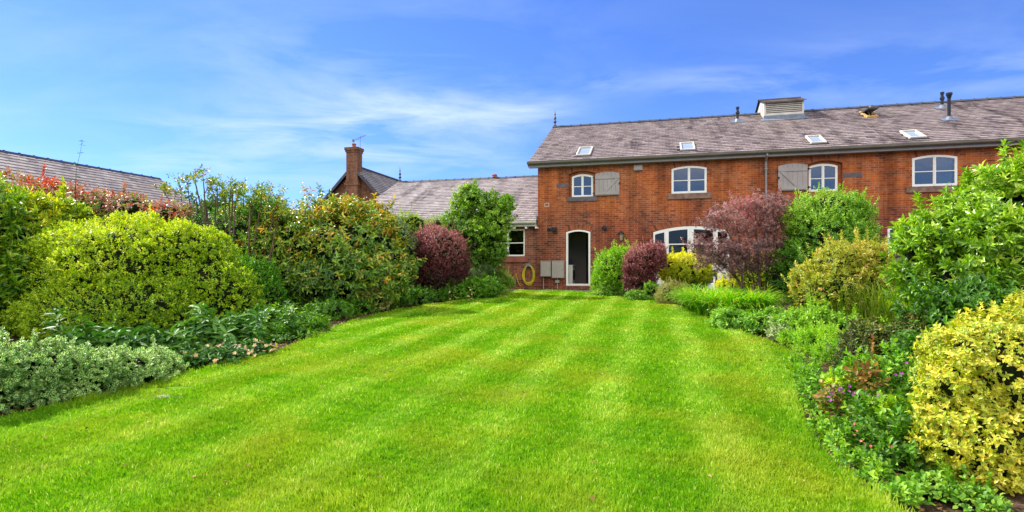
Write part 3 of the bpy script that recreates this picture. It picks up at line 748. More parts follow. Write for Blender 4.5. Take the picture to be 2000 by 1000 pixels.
# louvred ventilator on the ridge
lu0 = rp(1494, 236, ZE, TA)[0]; ls0 = rp(1494, 234, ZE, TA)[1]; lv0 = -.3+ls0*cs
lu1 = lu0+1.55; lv1 = 2*RV-lv0; lz0 = rpt(lu0, ls0)[2]
Yl = (H0+U2*lu0+V2*lv0)[1]; lz1 = CAMZ-ZG+(HZ-199)/F*Yl
lou = MB(); t = .07
def frame4(mb, u0, u1, z0, z1, v, dv, tt):
    mb.box((u0, v, z0), (u0+tt, v+dv, z1)); mb.box((u1-tt, v, z0), (u1, v+dv, z1)); mb.box((u0+tt, v+.001, z1-tt), (u1-tt, v+dv, z1)); mb.box((u0+tt, v+.001, z0), (u1-tt, v+dv, z0+tt*1.4))
frame4(lou, lu0, lu1, lz0+.17, lz1, lv0, .05, t); frame4(lou, lu0, lu1, lz0+.17, lz1, lv1-.05, .05, t)
lz = np.linspace(lz0+.33, lz1-.13, 5); lp = (lz[1]-lz[0])*.27
for v_, sg in ((lv0+.02, 1), (lv1-.02, -1)):
    for z in lz: lou.obox(((lu0+lu1)/2, v_+sg*.01, z), ((lu1-lu0)/2-t, 0, 0), (0, .012, 0), (0, -.008*sg, lp))
lrv = RV; lzr = lz1+(lrv-lv0)*.30
for uu in (lu0+.001, lu1-.001):          # boarded gable ends
    s = 1 if uu < lu0+.5 else -1; p = [(uu, lv0+.05, lz0-.1), (uu, lv0+.05, lz1), (uu, lrv, lzr-.02), (uu, lv1-.05, lz1), (uu, lv1-.05, lz0-.1)]
    lou.face(p if s == 1 else p[::-1])
for i in range(1, 5):
    y = lv0+(lv1-lv0)*i/5; lou.box((lu0-.012, y-.02, lz0+.3), (lu0, y+.02, lz1))
lo = lou.build('roof_louvre', M['louvre'], house)
mb = MB(); mb.box((lu0+t, lv0+.06, lz0), (lu1-t, lv0+.065, lz1-.02)); mb.build('backing', M['black'], lo)
mb = MB(); mb.box((lu0-.02, lv0-.012, lz0-.06), (lu1+.02, lv0+.05, lz0+.168)); mb.obox(rpt((lu0+lu1)/2, ls0-.16, .03), UV_*((lu1-lu0)/2+.15), SV*.16, NV*.006); mb.build('flashing', M['lead'], lo)
mb = MB(); ov = .14
for sg in (1, -1):
    e = (lv0-ov) if sg == 1 else (lv1+ov); ez = lz1-.05; n = 4
    for j in range(n):
        f0, f1 = j/n, (j+1)/n; y0 = e+(lrv-e)*f0; y1 = e+(lrv-e)*f1; z0 = ez+(lzr+.04-ez)*f0+.02; z1 = ez+(lzr+.04-ez)*f1
        for i in range(6):
            a = lu0-.08+(lu1-lu0+.16)*i/6; b = lu0-.08+(lu1-lu0+.16)*(i+1)/6-.006
            q = [(a, y0, z0), (b, y0, z0), (b, y1, z1), (a, y1, z1)]
            mb.face(q if sg == 1 else q[::-1], None, 0, rng.random()); mb.face([(a, y0, z0-.03), (b, y0, z0-.03), (b, y0, z0), (a, y0, z0)], None, 0, .2)
    q = [(lu0-.08, e, ez-.02), (lu1+.08, e, ez-.02), (lu1+.08, lrv, lzr+.02), (lu0-.08, lrv, lzr+.02)]; mb.face(q[::-1], None, 1)
mb.tube([(lu0-.1, lrv, lzr+.05), (lu1+.1, lrv, lzr+.05)], .045, 6, 2)
mb.build('louvre_roof', [M['slate'], M['under'], M['ridge']], lo)

# ================= single-storey wing
wing = tag(empty('brick_wing', (H0[0], H0[1], ZG), RZ), 'single storey red brick wing with pale slate roof left of the tall house', 'house')
WL = -8.6; WRV = 5.5; WZE = 2.72; WTA = (5.42-2.72)/(WRV+.3)
ww = rect((925, 447.5), (1025.5, 501)); ws = rect((922, 502), (1031, 512))
wall_poly(WL, -.002, -.4, WZE, [[(ww[0]+.01, ww[2]+.01), (ww[1]-.01, ww[2]+.01), (ww[1]-.01, ww[3]-.01), (ww[0]+.01, ww[3]-.01)]], wing, M['brick_low'])
mb = MB(); 
p = [(WL, .282, -.4), (WL, 2*WRV, -.4), (WL, 2*WRV, WZE), (WL, WRV, WZE+WRV*WTA), (WL, .282, WZE+.02)]; mb.face(p[::-1], [(q[1], q[2]) for q in p[::-1]])
mb.face([(WL, 2*WRV, -.4), (WL, 2*WRV, WZE), (0, 2*WRV, WZE), (0, 2*WRV, -.4)]); mb.build('wall', M['brick_low'], wing)
mb = MB(); mb.box((WL+.05, 3.6, -.1), (-.05, 3.7, 2.6)); mb.box((WL+.05, .3, 2.55), (-.05, 10.8, 2.6)); mb.box((WL+.05, .3, -.1), (-.05, 10.8, .05), 1); mb.build('interior', [M['plaster'], M['dark']], wing)
u0, u1, z0, z1 = ww; cells = []; nn_ = 3; wz = z0+(z1-z0)*.49
for i in range(nn_):
    a = u0+(u1-u0)*i/nn_+(.07 if i == 0 else .035); b = u0+(u1-u0)*(i+1)/nn_-(.07 if i == nn_-1 else .035)
    cells += [(a, b, z0+.07, wz-.018), (a, b, wz+.018, z1-.07)]
f = make_window(wing, u0, u1, z0, z1, .0, .03, cells, glass='glass_low', sill=(ws[0], ws[1], ws[2], ww[2]-.003, .06, 'redstone'))
mb = MB(); mb.box((u0-.12, -.01, z1), (u1+.12, .02, z1+.14)); mb.build('lintel', M['redstone'], wing)
# yellow flowers in a vase on the inside sill
vs = tag(empty('flower_vase', (0, 0, 0), 0), 'yellow flowers in a vase just inside the ground floor window of the low wing', 'vase')
fu = wp(1014, 495, .35)[0]; fw_ = H0+U2*fu+V2*.42; zv = ZG+ww[2]+.02; vs.location = (fw_[0], fw_[1], zv)
mb = MB(); mb.lathe((0, 0, 0), [(.05, 0), (.07, .05), (.05, .12), (.06, .14)], 12); mb.build('vase', M['lead'], vs)
mb = MB()
for i in range(60):
    a = rng.uniform(0, 6.28); r = rng.uniform(0, .17); h = .16+rng.uniform(0, .10); c = np.array([math.cos(a)*r, math.sin(a)*r*.6, h]); 
    mb.obox(c, (.02, .006, 0), (-.006, .02, .008), (0, .004, .012))
mb.build('flower_heads', M['yellowflower'], vs)
mb = MB()
for i in range(14):
    a = rng.uniform(0, 6.28); r = rng.uniform(.03, .15); mb.tube([(0, 0, .08), (math.cos(a)*r, math.sin(a)*r*.6, .17)], .004, 4)
mb.build('flower_stems', M['twig'], vs)
WSL = (WRV+.3)*math.sqrt(1+WTA*WTA)
courses(WL-.15, -.004, WSL, WZE, WTA, -.3, 'roof', M['slate_pale'], wing); courses(WL-.15, -.004, WSL, WZE, WTA, 2*WRV+.3, 'roof', M['slate_pale'], wing, gauge=.47, slate_w=.54, direction=-1)
wtop = WZE+(WRV+.3)*WTA; ridge(WL-.15, -.01, WRV, wtop+.05, wing)
finial(WL-.05, WRV, wtop+.06, .72, wing)
ru = wp(966, 345, WRV)[0]; mb = MB(); mb.lathe((ru, WRV, wtop+.05), [(.13, 0), (.12, .1), (.15, .12), (.10, .16)], 10); mb.build('ridge_vent', M['terra'], wing)
mb = MB(); mb.box((WL-.15, -.262, WZE-.21), (-.02, -.235, WZE-.01)); mb.box((WL-.15, -.234, WZE-.18), (-.02, -.001, WZE-.155)); mb.build('fascia', M['louvre'], wing)
mb = MB(); gp2 = [(a, b-5.04+WZE) for a, b in gp]
for (p, q) in zip(gp2, gp2[1:]): mb.face([(WL-.15, p[0], p[1]), (WL-.15, q[0], q[1]), (.0-.003, q[0], q[1]), (.0-.003, p[0], p[1])])
mb.face([(-.003, y, z) for y, z in gp2]); mb.build('gutter', M['louvre'], wing)
for px in (1029, 1048.5, 1005, 985):
    u = wp(px, 440, -.1)[0]; mb = MB(); mb.box((u-.035, -.28, WZE-.30), (u+.035, -.002, WZE-.225)); mb.build('rafter_foot', M['white'], wing)
mb = MB(); mb.box((-.035, -.20, WZE+.02), (-.001, .0, WZE+.22)); mb.build('flashing', M['lead'], wing)

# ---- things fixed to or standing by the wall
def on_wall(name, label, cat, px, py, v=0., group=None):
    u, z = wp(px, py, v); w = H0+U2*u+V2*v
    return tag(empty(name, (w[0], w[1], ZG+z), RZ), label, cat, group), u, z
def pxm(px, n=1): u, _ = wp(px, 500); return (H0+U2*u)[1]/F      # metres per pixel at the wall
# alarm box
o, u, z = on_wall('alarm_box', 'small grey alarm box high on the orange brick wall between the upper windows', 'alarm', 1246.5, 329)
mb = MB(); mb.box((-.16, -.09, -.08), (.16, -.001, .10)); mb.box((-.17, -.10, .10), (.17, -.001, .115)); mb.build('housing', M['taupe'], o)
mb = MB(); mb.box((-.10, -.095, -.06), (.10, -.0905, -.03)); mb.build('slot', M['pipe'], o)
# meter cabinets
for (pa, pb, lb) in (((1055.5, 510), (1075.5, 540), 'smaller grey beige meter cabinet, nearer the garden hose'), ((1077.5, 509.5), (1101, 543), 'larger grey beige meter cabinet right beside the open doorway')):
    q = rect(pa, pb, -.2); w_, h_ = (q[1]-q[0])/2, (q[3]-q[2]); c = H0+U2*(q[0]+q[1])/2
    o = tag(empty('meter_cabinet', (c[0], c[1], ZG+q[2]), RZ), lb, 'cabinet', 'meter cabinets on the wall')
    mb = MB(); mb.box((-w_, -.19, 0), (w_, -.001, h_)); mb.box((-w_-.01, -.205, h_), (w_+.01, -.001, h_+.012)); mb.build('box', M['cabinet'], o)
    mb = MB(); mb.box((-w_+.02, -.202, .02), (w_-.02, -.191, h_-.02)); d = mb.build('door', M['cabinet'], o)
    mb = MB(); mb.tube([(w_-.05, -.212, h_*.5), (w_-.05, -.202, h_*.5)], .012, 8); mb.build('lock', M['black'], d)
    mb = MB()
    if w_ < .21 or pa[0] < 1070: mb.tube([(-w_+.09, -.04, 0), (-w_+.09, -.04, -q[2]+.02)], .018, 8)
    else:
        mb.tube([(-.04, -.05, 0), (-.04, -.05, -q[2]+.05)], .022, 8); mb.box((-.12, -.10, -.19), (.04, -.002, -.08))
    mb.build('conduit', M['cabinet'], o)
# vent cowl and extractor vents
o, u, z = on_wall('wall_vent', 'round black vent on the brick wall between the doorway and the lantern', 'vent', 1181, 445.5)
mb = MB(); v_ = mb; mb.tube([(0, 0, 0), (0, -.10, 0)], [.085, .085], 14); mb.build('collar', M['black'], o)
mb = MB(); mb.tube([(0, -.10, 0), (0, -.125, 0)], [.095, .06], 14); mb.build('cowl', M['black'], o)
o, u, z = on_wall('wall_vent', 'flat black vent left of the doorway, nearer the low wing', 'vent', 1072.5, 448.5)
mb = MB(); mb.box((-.075, -.02, -.055), (.075, -.001, .055)); mb.build('frame', M['black'], o)
mb = MB(); [mb.box((-.065, -.028, -.045+.03*i), (.065, -.0205, -.03+.03*i)) for i in range(3)]; mb.build('slats', M['black'], o)
o, u, z = on_wall('wall_vent', 'black boxy vent left of the doorway, nearer the door', 'vent', 1083, 448)
mb = MB(); mb.box((-.10, -.12, -.075), (.10, -.001, .075)); mb.build('hood', M['black'], o)
mb = MB(); mb.box((-.08, -.128, -.06), (.08, -.1205, .04)); mb.build('flap', M['black'], o)
# lantern
o, u, z = on_wall('wall_lantern', 'black carriage lantern on the brick wall between the doorway and the french doors', 'lamp', 1213.5, 462)
mb = MB(); mb.box((-.05, -.02, -.10), (.05, -.001, .12)); mb.tube([(0, -.02, .06), (0, -.10, .10), (0, -.15, .22), (0, -.15, .19)], .012, 6); mb.build('bracket', M['black'], o)
mb = MB(); mb.lathe((0, -.15, .08), [(.13, 0), (.11, .04), (.055, .10), (.02, .11), (.015, .15)], 6); mb.build('cap', M['black'], o)
mb = MB(); mb.lathe((0, -.15, -.16), [(.06, 0), (.09, .235)], 6); mb.build('glass', M['lampglass'], o)
mb = MB()
for i in range(6):
    a = i*math.pi/3; mb.tube([(.062*math.cos(a), -.15+.062*math.sin(a), -.16), (.094*math.cos(a), -.15+.094*math.sin(a), .08)], .007, 5)
mb.lathe((0, -.15, -.19), [(.02, 0), (.07, .02), (.065, .035)], 6); mb.build('cage', M['black'], o)
# hose on its hanger
o, u, z = on_wall('garden_hose', 'coiled yellow garden hose hanging on a wall bracket beside the meter cabinets', 'hose', 1033, 519)
mb = MB(); mb.box((-.10, -.12, -.03), (.10, -.001, .05)); mb.box((-.11, -.14, .045), (.11, -.12, .09)); mb.build('hanger', M['lead'], o)
mb = MB()
for i in range(9):
    wd_ = .20+rng.uniform(-.03, .045)+.012*(i % 3); dp = .82+rng.uniform(-.12, .06); yo = -.03-.022*(i % 5); pts = []
    for k_ in range(29):
        a = 2*math.pi*k_/28; x = math.sin(a)*wd_*(1-.28*max(0, math.cos(a))**2*1.0); zz_ = .03-dp/2+math.cos(a)*dp/2
        pts.append((x+.012*math.sin(i*3), yo+.01*math.sin(a*2+i), zz_))
    mb.tube(pts, .013, 6, 0, False)
mb.tube([(-.25, -.05, -.75), (-.33, -.08, -.80), (-.42, -.06, -.68), (-.50, -.04, -.45), (-.52, -.03, -.30)], .012, 6)
mb.build('coil', M['hose'], o, True)
o, u, z = on_wall('garden_tap', 'slim copper standpipe tap on the low brick wall left of the yellow hose', 'tap', 1007, 536, -.03)
mb = MB(); mb.tube([(0, 0, 0), (0, 0, -.62)], .014, 8); mb.build('pipe', M['copper'], o)
mb = MB(); mb.tube([(0, 0, 0), (0, -.07, 0), (0, -.085, -.04)], .016, 8); mb.tube([(0, -.035, 0), (0, -.035, .05)], .009, 6); mb.box((-.035, -.042, .05), (.035, -.028, .062)); mb.build('spout', M['copper'], o)
# paved strip and doormat
mb = MB(); r = np.random.default_rng(3); u = -3.2
while u < 7:
    w_ = r.choice([.45, .6, .6, .75]); 
    for (a, b) in ((-1.25, -.62), (-.61, -.01)): mb.box((u+.006, a, -.05), (u+w_-.006, b, .035+r.uniform(-.003, .003)))
    u += w_
pv = mb.build('paving', M['paving']); pv.location = (H0[0], H0[1], ZG-.02); pv.rotation_euler = (0, 0, RZ); tag(pv, kind='structure')
q = rect((1112, 560), (1145, 566), -.3); c = H0+U2*(q[0]+q[1])/2+V2*(-.40)
mb = MB(); mb.box((-.34, -.20, 0), (.34, .20, .025)); 
for i in range(16): mb.box((-.32+i*.041, -.18, .0255), (-.295+i*.041, .18, .032))
dm = mb.build('doormat', M['black']); dm.location = (c[0], c[1], ZG+.02); dm.rotation_euler = (0, 0, RZ); tag(dm, 'black doormat on the paving below the open doorway', 'doormat')
# brick step below the threshold
mb = MB(); mb.box((wd[0]-.05, -.10, -.1), (wd[1]+.05, -.001, wd[2]-.003)); mb.build('doorstep', M['brick_low'], house)
# white appliance just inside the door
c = H0+U2*(wd[0]+.01)+V2*.95
o = tag(empty('washing_machine', (c[0], c[1], ZG+.13), RZ), 'white front loading washing machine standing inside the open doorway', 'appliance')
mb = MB(); mb.box((-.50, -.3, .0), (.14, .3, .86)); mb.build('body', M['white'], o)
mb = MB(); mb.tube([(.141, 0, .45), (.175, 0, .45)], [.22, .19], 18); mb.build('porthole_door', M['black'], o)
mb = MB(); mb.box((.141, -.26, .72), (.15, .26, .83)); mb.build('control_panel', M['pipe'], o)
o = tag(empty('dark_bag', (c[0]-U2[0]*.02, c[1]-U2[1]*.02, ZG+.99), RZ), 'dark crumpled bag lying on the washing machine inside the doorway', 'bag')
import mathutils
def lump(parent, name, mat, rx, ry, rz_, seed, cz=0):
    mb = MB(); n, m_ = 14, 9; g = []
    for j in range(m_+1):
        th = math.pi*j/m_; row = []
        for i in range(n):
            ph = 2*math.pi*i/n; d = (math.sin(th)*math.cos(ph), math.sin(th)*math.sin(ph), math.cos(th))
            k_ = 1+.25*math.sin(5*d[0]+seed)+.15*math.sin(9*d[1]+3*d[2]+seed)
            row.append((d[0]*rx*k_, d[1]*ry*k_, cz+max(d[2]*rz_*k_, -rz_*.9)))
        g.append(row)
    for a, b in zip(g, g[1:]):
        for i in range(n): mb.face([a[i], b[i], b[(i+1) % n], a[(i+1) % n]])
    return mb.build(name, mat, parent, True)
lump(o, 'cloth', M['navy'], .15, .14, .09, 1.3, .08)
mb = MB(); mb.tube([(-.08, 0, .14), (-.04, .02, .24), (.04, .02, .25), (.09, 0, .14)], .012, 6); mb.build('handle', M['black'], o)

# ================= chimney house beyond
CY = 38.; ca = P3(693, 326, CY)
ch = tag(empty('gabled_house', (ca[0], ca[1], gz(CY)), R(-14.6)), 'distant dark brick gabled house with a tall chimney beyond the garden', 'house')
g0 = float(gz(CY)); hz_ = float(ca[2])-g0; HWD = 3.2; tn_ = 1.02; eav = hz_-HWD*tn_
mb = MB(); mb.poly([(-HWD, -.3), (HWD, -.3), (HWD, eav), (0, hz_-.1), (-HWD, eav)], [], 0, 9.5); mb.build('wall', M['brick_far'], ch)
mb = MB()
sl_ = math.sqrt(1+tn_*tn_)
for sg in (-1, 1):
    rows = 22; r = np.random.default_rng(5)
    for j in range(rows):
        f0, f1 = j/rows, (j+1)/rows; x0 = sg*(HWD+.3)*(1-f0); x1 = sg*(HWD+.3)*(1-f1); z0 = hz_+.03-abs(x0)*tn_+.03; z1 = hz_+.03-abs(x1)*tn_
        for i in range(26):
            y0 = -.35+i*.39+(.19 if j % 2 else 0); y1 = y0+.38; q = [(x0, y0, z0), (x0, y1, z0), (x1, y1, z1), (x1, y0, z1)]
            mb.face(q if sg == 1 else q[::-1], [(y0, f0*5), (y1, f0*5), (y1, f1*5), (y0, f1*5)][::sg], 0, r.random())
    q = [(sg*(HWD+.3), -.35, hz_-(HWD+.3)*tn_), (sg*(HWD+.3), 9.8, hz_-(HWD+.3)*tn_), (0, 9.8, hz_), (0, -.35, hz_)]; mb.face(q, None, 1)
mb.build('roof', [M['slate_far'], M['under']], ch)
mb = MB()
for sg in (-1, 1):
    mb.obox((sg*(HWD+.3)/2, -.36, hz_-(HWD+.3)/2*tn_-.03), (sg*(HWD+.3)/2, 0, -(HWD+.3)/2*tn_), (0, .03, 0), (.02*sg, 0, .10))
mb.build('bargeboard', M['ridge'], ch)
mb = MB(); mb.tube([(0, -.35, hz_+.06), (0, 9.8, hz_+.06)], .10, 6); mb.build('ridge_tiles', M['ridge'], ch)
mpx = CY/F; ct = CAMZ+(HZ-290)*mpx-g0; mb = MB(); hw_ = 13.2*mpx
mb.box((-hw_, -.45, 0), (hw_, .3, ct-2.55)); mb.box((-hw_*1.12, -.5, ct-2.55), (hw_*1.12, .35, ct-2.35)); mb.box((-hw_*1.02, -.45, ct-2.35), (hw_*1.02, .3, ct-2.2)); mb.box((-hw_*.9, -.4, ct-2.2), (hw_*.9, .25, ct-.32)); mb.box((-hw_*1.0, -.45, ct-.32), (hw_*1.0, .3, ct-.18)); mb.box((-hw_*1.09, -.5, ct-.18), (hw_*1.09, .35, ct))
st = mb.build('chimney', M['brick_far'], ch)
mb = MB(); mb.lathe((0, -.1, ct), [(.14, 0), (.12, .22), (.15, .24), (.14, .30)], 10); mb.build('chimney_pot', M['terra'], st)
mb = MB(); mb.tube([(hw_, -.1, ct-.4), (hw_+.02, -.1, ct+.75)], .018, 5); mb.tube([(hw_-.5, -.1, ct+.50), (hw_+.45, -.05, ct+.86)], .014, 5)
for i in range(7): x = hw_-.35+i*.11; z = ct+.56+i*.043; mb.tube([(x, -.28, z), (x, .10, z)], .008, 4)
mb.box((hw_-.55, -.2, ct+.42), (hw_-.48, .0, ct+.58)); mb.build('aerial', M['pipe'], st)
mb = MB(); mb.box((.62, -.02, ct-6.0), (.98, -.004, ct-5.2)); w_ = mb.build('window', M['black'], ch)

# ================= slate barn at the far left: ridge runs away from the camera
pa = P3(0, 297, 18.3); pb = P3(313, 350, 24.0)
ang = math.atan2(pb[1]-pa[1], pb[0]-pa[0]); dR = np.array([math.cos(ang), math.sin(ang)]); nR = np.array([dR[1], -dR[0]])
barn = tag(empty('slate_roofed_barn', (pb[0], pb[1], float(gz(22.6))), ang+math.pi), 'low barn with long grey slate roof behind the red leaved shrubs at the far left', 'barn')
bz = float(pb[2]-gz(22.6)); sr = (pa[2]-pb[2])/np.linalg.norm((pa-pb)[:2]); BL = 15.; hwb = 4.0; tb = .62
# local x runs from the far gable back towards the camera, y = side facing the garden
mb = MB(); r = np.random.default_rng(9); rows = 20; sb = math.sqrt(1+tb*tb)
for sg in (1, -1):
    for j in range(rows):
        f0, f1 = j/rows, (j+1)/rows; y0, y1 = sg*hwb*(1-f0), sg*hwb*(1-f1); z0 = bz-abs(y0)*tb+.022; z1 = bz-abs(y1)*tb+.002; x = -(.14 if j % 2 else 0)
        while x < BL:
            a, b = max(x, 0)+.004, x+.275; x += .28
            q = [(a, y0, z0), (b, y0, z0), (b, y1, z1), (a, y1, z1)]; uvq = [(a, f0*4.4), (b, f0*4.4), (b, f1*4.4), (a, f1*4.4)]
            t = float(np.clip(r.normal(.5, .22), 0, 1))
            mb.face(q[::-1] if sg == 1 else q, uvq[::-1] if sg == 1 else uvq, 0, t)
            q = [(a, y0, z0-.022), (b, y0, z0-.022), (b, y0, z0), (a, y0, z0)]; mb.face(q[::-1] if sg == 1 else q, [uvq[0]]*4, 0, .1)
    q = [(.01, sg*hwb, bz-hwb*tb-.01), (BL, sg*hwb, bz-hwb*tb-.01), (BL, 0, bz-.01), (.01, 0, bz-.01)]; mb.face(q, None, 1)
mb.build('roof', [M['slate_grey'], M['under']], barn)
mb = MB(); mb.poly([(-hwb+.3, -.8), (hwb-.3, -.8), (hwb-.3, bz-(hwb-.3)*tb-.05), (0, bz-.08), (-hwb+.3, bz-(hwb-.3)*tb-.05)], [], .1, BL-.1)
mb.v = [(y, x, z) for x, y, z in mb.v]; mb.build('wall', M['brick_far'], barn)
mb = MB(); x = 0
while x < BL:
    b = x+.45
    for (e0, e1, h_) in ((x, b-.06, .0), (b-.06, b, .02)):
        for (y0, z0, y1, z1) in ((-.15, -.10, 0, .05), (0, .05, .15, -.10)):
            mb.face([(e0, y0, bz+z0+h_), (e1, y0, bz+z0+h_), (e1, y1, bz+z1+h_), (e0, y1, bz+z1+h_)])
    x = b
mb.build('ridge_tiles', M['ridge'], barn)

# ------------------------------------------------------------------ foliage
def unit(a): return a/np.maximum(np.linalg.norm(a, axis=1, keepdims=True), 1e-9)
def lump_noise(P, f, seed):
    r = np.random.default_rng(seed); o = 0
    for i in range(7):
        d = r.normal(size=3); d /= np.linalg.norm(d); o = o+np.sin(P@d*f*r.uniform(.6, 1.7)+r.uniform(0, 6.3))
    return o/7*1.6
BIG = (np.array([[0, 0, 0], [-.42, .30, .10], [0, .32, 0], [.42, .30, .10], [-.40, .68, .06], [0, .70, -.03], [.40, .68, .06], [0, 1, -.14]], float),
       np.array([[0, 2, 1], [0, 3, 2], [1, 2, 5], [1, 5, 4], [2, 3, 6], [2, 6, 5], [4, 5, 7], [5, 6, 7]]))
SMALL = (np.array([[0, 0, 0], [-.5, .5, .14], [0, 1, -.04], [.5, .5, .14]], float), np.array([[0, 2, 1], [0, 3, 2]]))
def leaves(C, D, Nn, ln, wd, shape):
    """C base points, D leaf direction, Nn leaf face normal, ln/wd arrays"""
    D = unit(D); X = unit(np.cross(D, Nn)); Z = np.cross(X, D)
    tv, tf = shape; n = len(C)
    V = C[:, None]+X[:, None]*(tv[None, :, 0:1]*wd[:, None, None])+D[:, None]*(tv[None, :, 1:2]*ln[:, None, None])+Z[:, None]*(tv[None, :, 2:3]*(ln*(.3+1.7*rng.random(n)**1.3))[:, None, None])
    T = tf[None]+np.arange(n)[:, None, None]*len(tv)
    uv = np.tile(np.stack([tv[:, 0]+.5, tv[:, 1]], 1), (n, 1))
    return V.reshape(-1, 3), T.reshape(-1, 3), uv, len(tf)
def sprigs(C, A, k, ln, wd, r, a0=25, a1=85, shoot=1.0, gravity=0.):
    """rosettes of k leaves set along a short shoot at each point"""
    n = len(C); T = unit(np.cross(A, r.normal(size=(n, 3)))); B = np.cross(A, T)
    Cs, Ds, Ns = [], [], []
    for i in range(k):
        az = 2*math.pi*(i*.382)+r.uniform(-.5, .5, n); t = (i+.5)/k
        an = np.radians(a1+(a0-a1)*t+r.uniform(-12, 12, n))
        rad = T*np.cos(az)[:, None]+B*np.sin(az)[:, None]
        d = A*np.cos(an)[:, None]+rad*np.sin(an)[:, None]; d[:, 2] -= gravity*r.uniform(.4, 1.2, n)
        nn = A*np.sin(an)[:, None]-rad*np.cos(an)[:, None]+r.normal(size=(n, 3))*.22
        Cs.append(C+A*(ln*shoot*(t-.5)*1.2)); Ds.append(d); Ns.append(nn)
    C = np.concatenate(Cs); D = np.concatenate(Ds); Nn = np.concatenate(Ns)
    m = len(C); s = r.uniform(.65, 1.2, m)
    return C, D, Nn, ln*s, wd*s*r.uniform(.85, 1.15, m)
SHR = 0
def lobes3(lobes, dr):
    out = []
    for q in lobes:
        px, py, rx, ry, Y = q[:5]; d = q[5] if len(q) > 5 else dr
        out.append((P3(px, py, Y), np.array([rx*Y/F, rx*Y/F*d, ry*Y/F])))
    return out
def scatter(L3, n, r, lo=.72, amp=.10, freq=3.0, seed=0, clipg=.03, up=.25, wild=.12, gap=.75):
    w = np.array([max(q[1][0]*q[1][2], q[1][0]*q[1][1]) for q in L3]); w /= w.sum(); P, A = [], []
    for (c, rad), f in zip(L3, w):
        m = int(n*f*1.25); d = unit(r.normal(size=(m, 3)))
        q = d*rad+c; k = 1+amp*(lump_noise(q, freq, seed)+.8*lump_noise(q, freq*2.6, seed+1)+.6*lump_noise(q, freq*6, seed+2))
        t = 1-(1-lo)*r.random(m)**1.8; out = r.random(m) < .05; t[out] *= 1+r.random(out.sum())*wild
        p = c+d*rad*(k*t)[:, None]; a = unit(d/rad)
        P.append(p); A.append(a)
    P = np.concatenate(P); A = np.concatenate(A); keep = P[:, 2] > gz(P[:, 1])+clipg
    for c, rad in L3: keep &= (((P-c)/(rad*lo*.93))**2).sum(1) > 1
    keep &= lump_noise(P, freq*4, seed+9) > -gap
    P, A = P[keep], A[keep]; A = unit(A+np.array([0, 0, up])+r.normal(size=P.shape)*.28)
    return P, A
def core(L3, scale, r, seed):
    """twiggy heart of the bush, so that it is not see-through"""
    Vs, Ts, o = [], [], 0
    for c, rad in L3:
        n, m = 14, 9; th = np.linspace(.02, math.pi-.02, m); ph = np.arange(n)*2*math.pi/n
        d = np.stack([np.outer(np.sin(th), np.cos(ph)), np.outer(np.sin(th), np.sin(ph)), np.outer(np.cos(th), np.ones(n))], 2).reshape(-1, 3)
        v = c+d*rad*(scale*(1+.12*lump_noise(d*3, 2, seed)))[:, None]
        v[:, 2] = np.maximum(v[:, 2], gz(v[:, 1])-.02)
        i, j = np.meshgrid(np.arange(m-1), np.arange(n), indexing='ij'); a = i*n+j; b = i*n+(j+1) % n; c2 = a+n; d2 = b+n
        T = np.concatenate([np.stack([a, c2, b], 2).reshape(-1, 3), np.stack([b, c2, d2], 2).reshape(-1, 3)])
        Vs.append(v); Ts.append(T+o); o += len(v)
    return np.concatenate(Vs), np.concatenate(Ts)

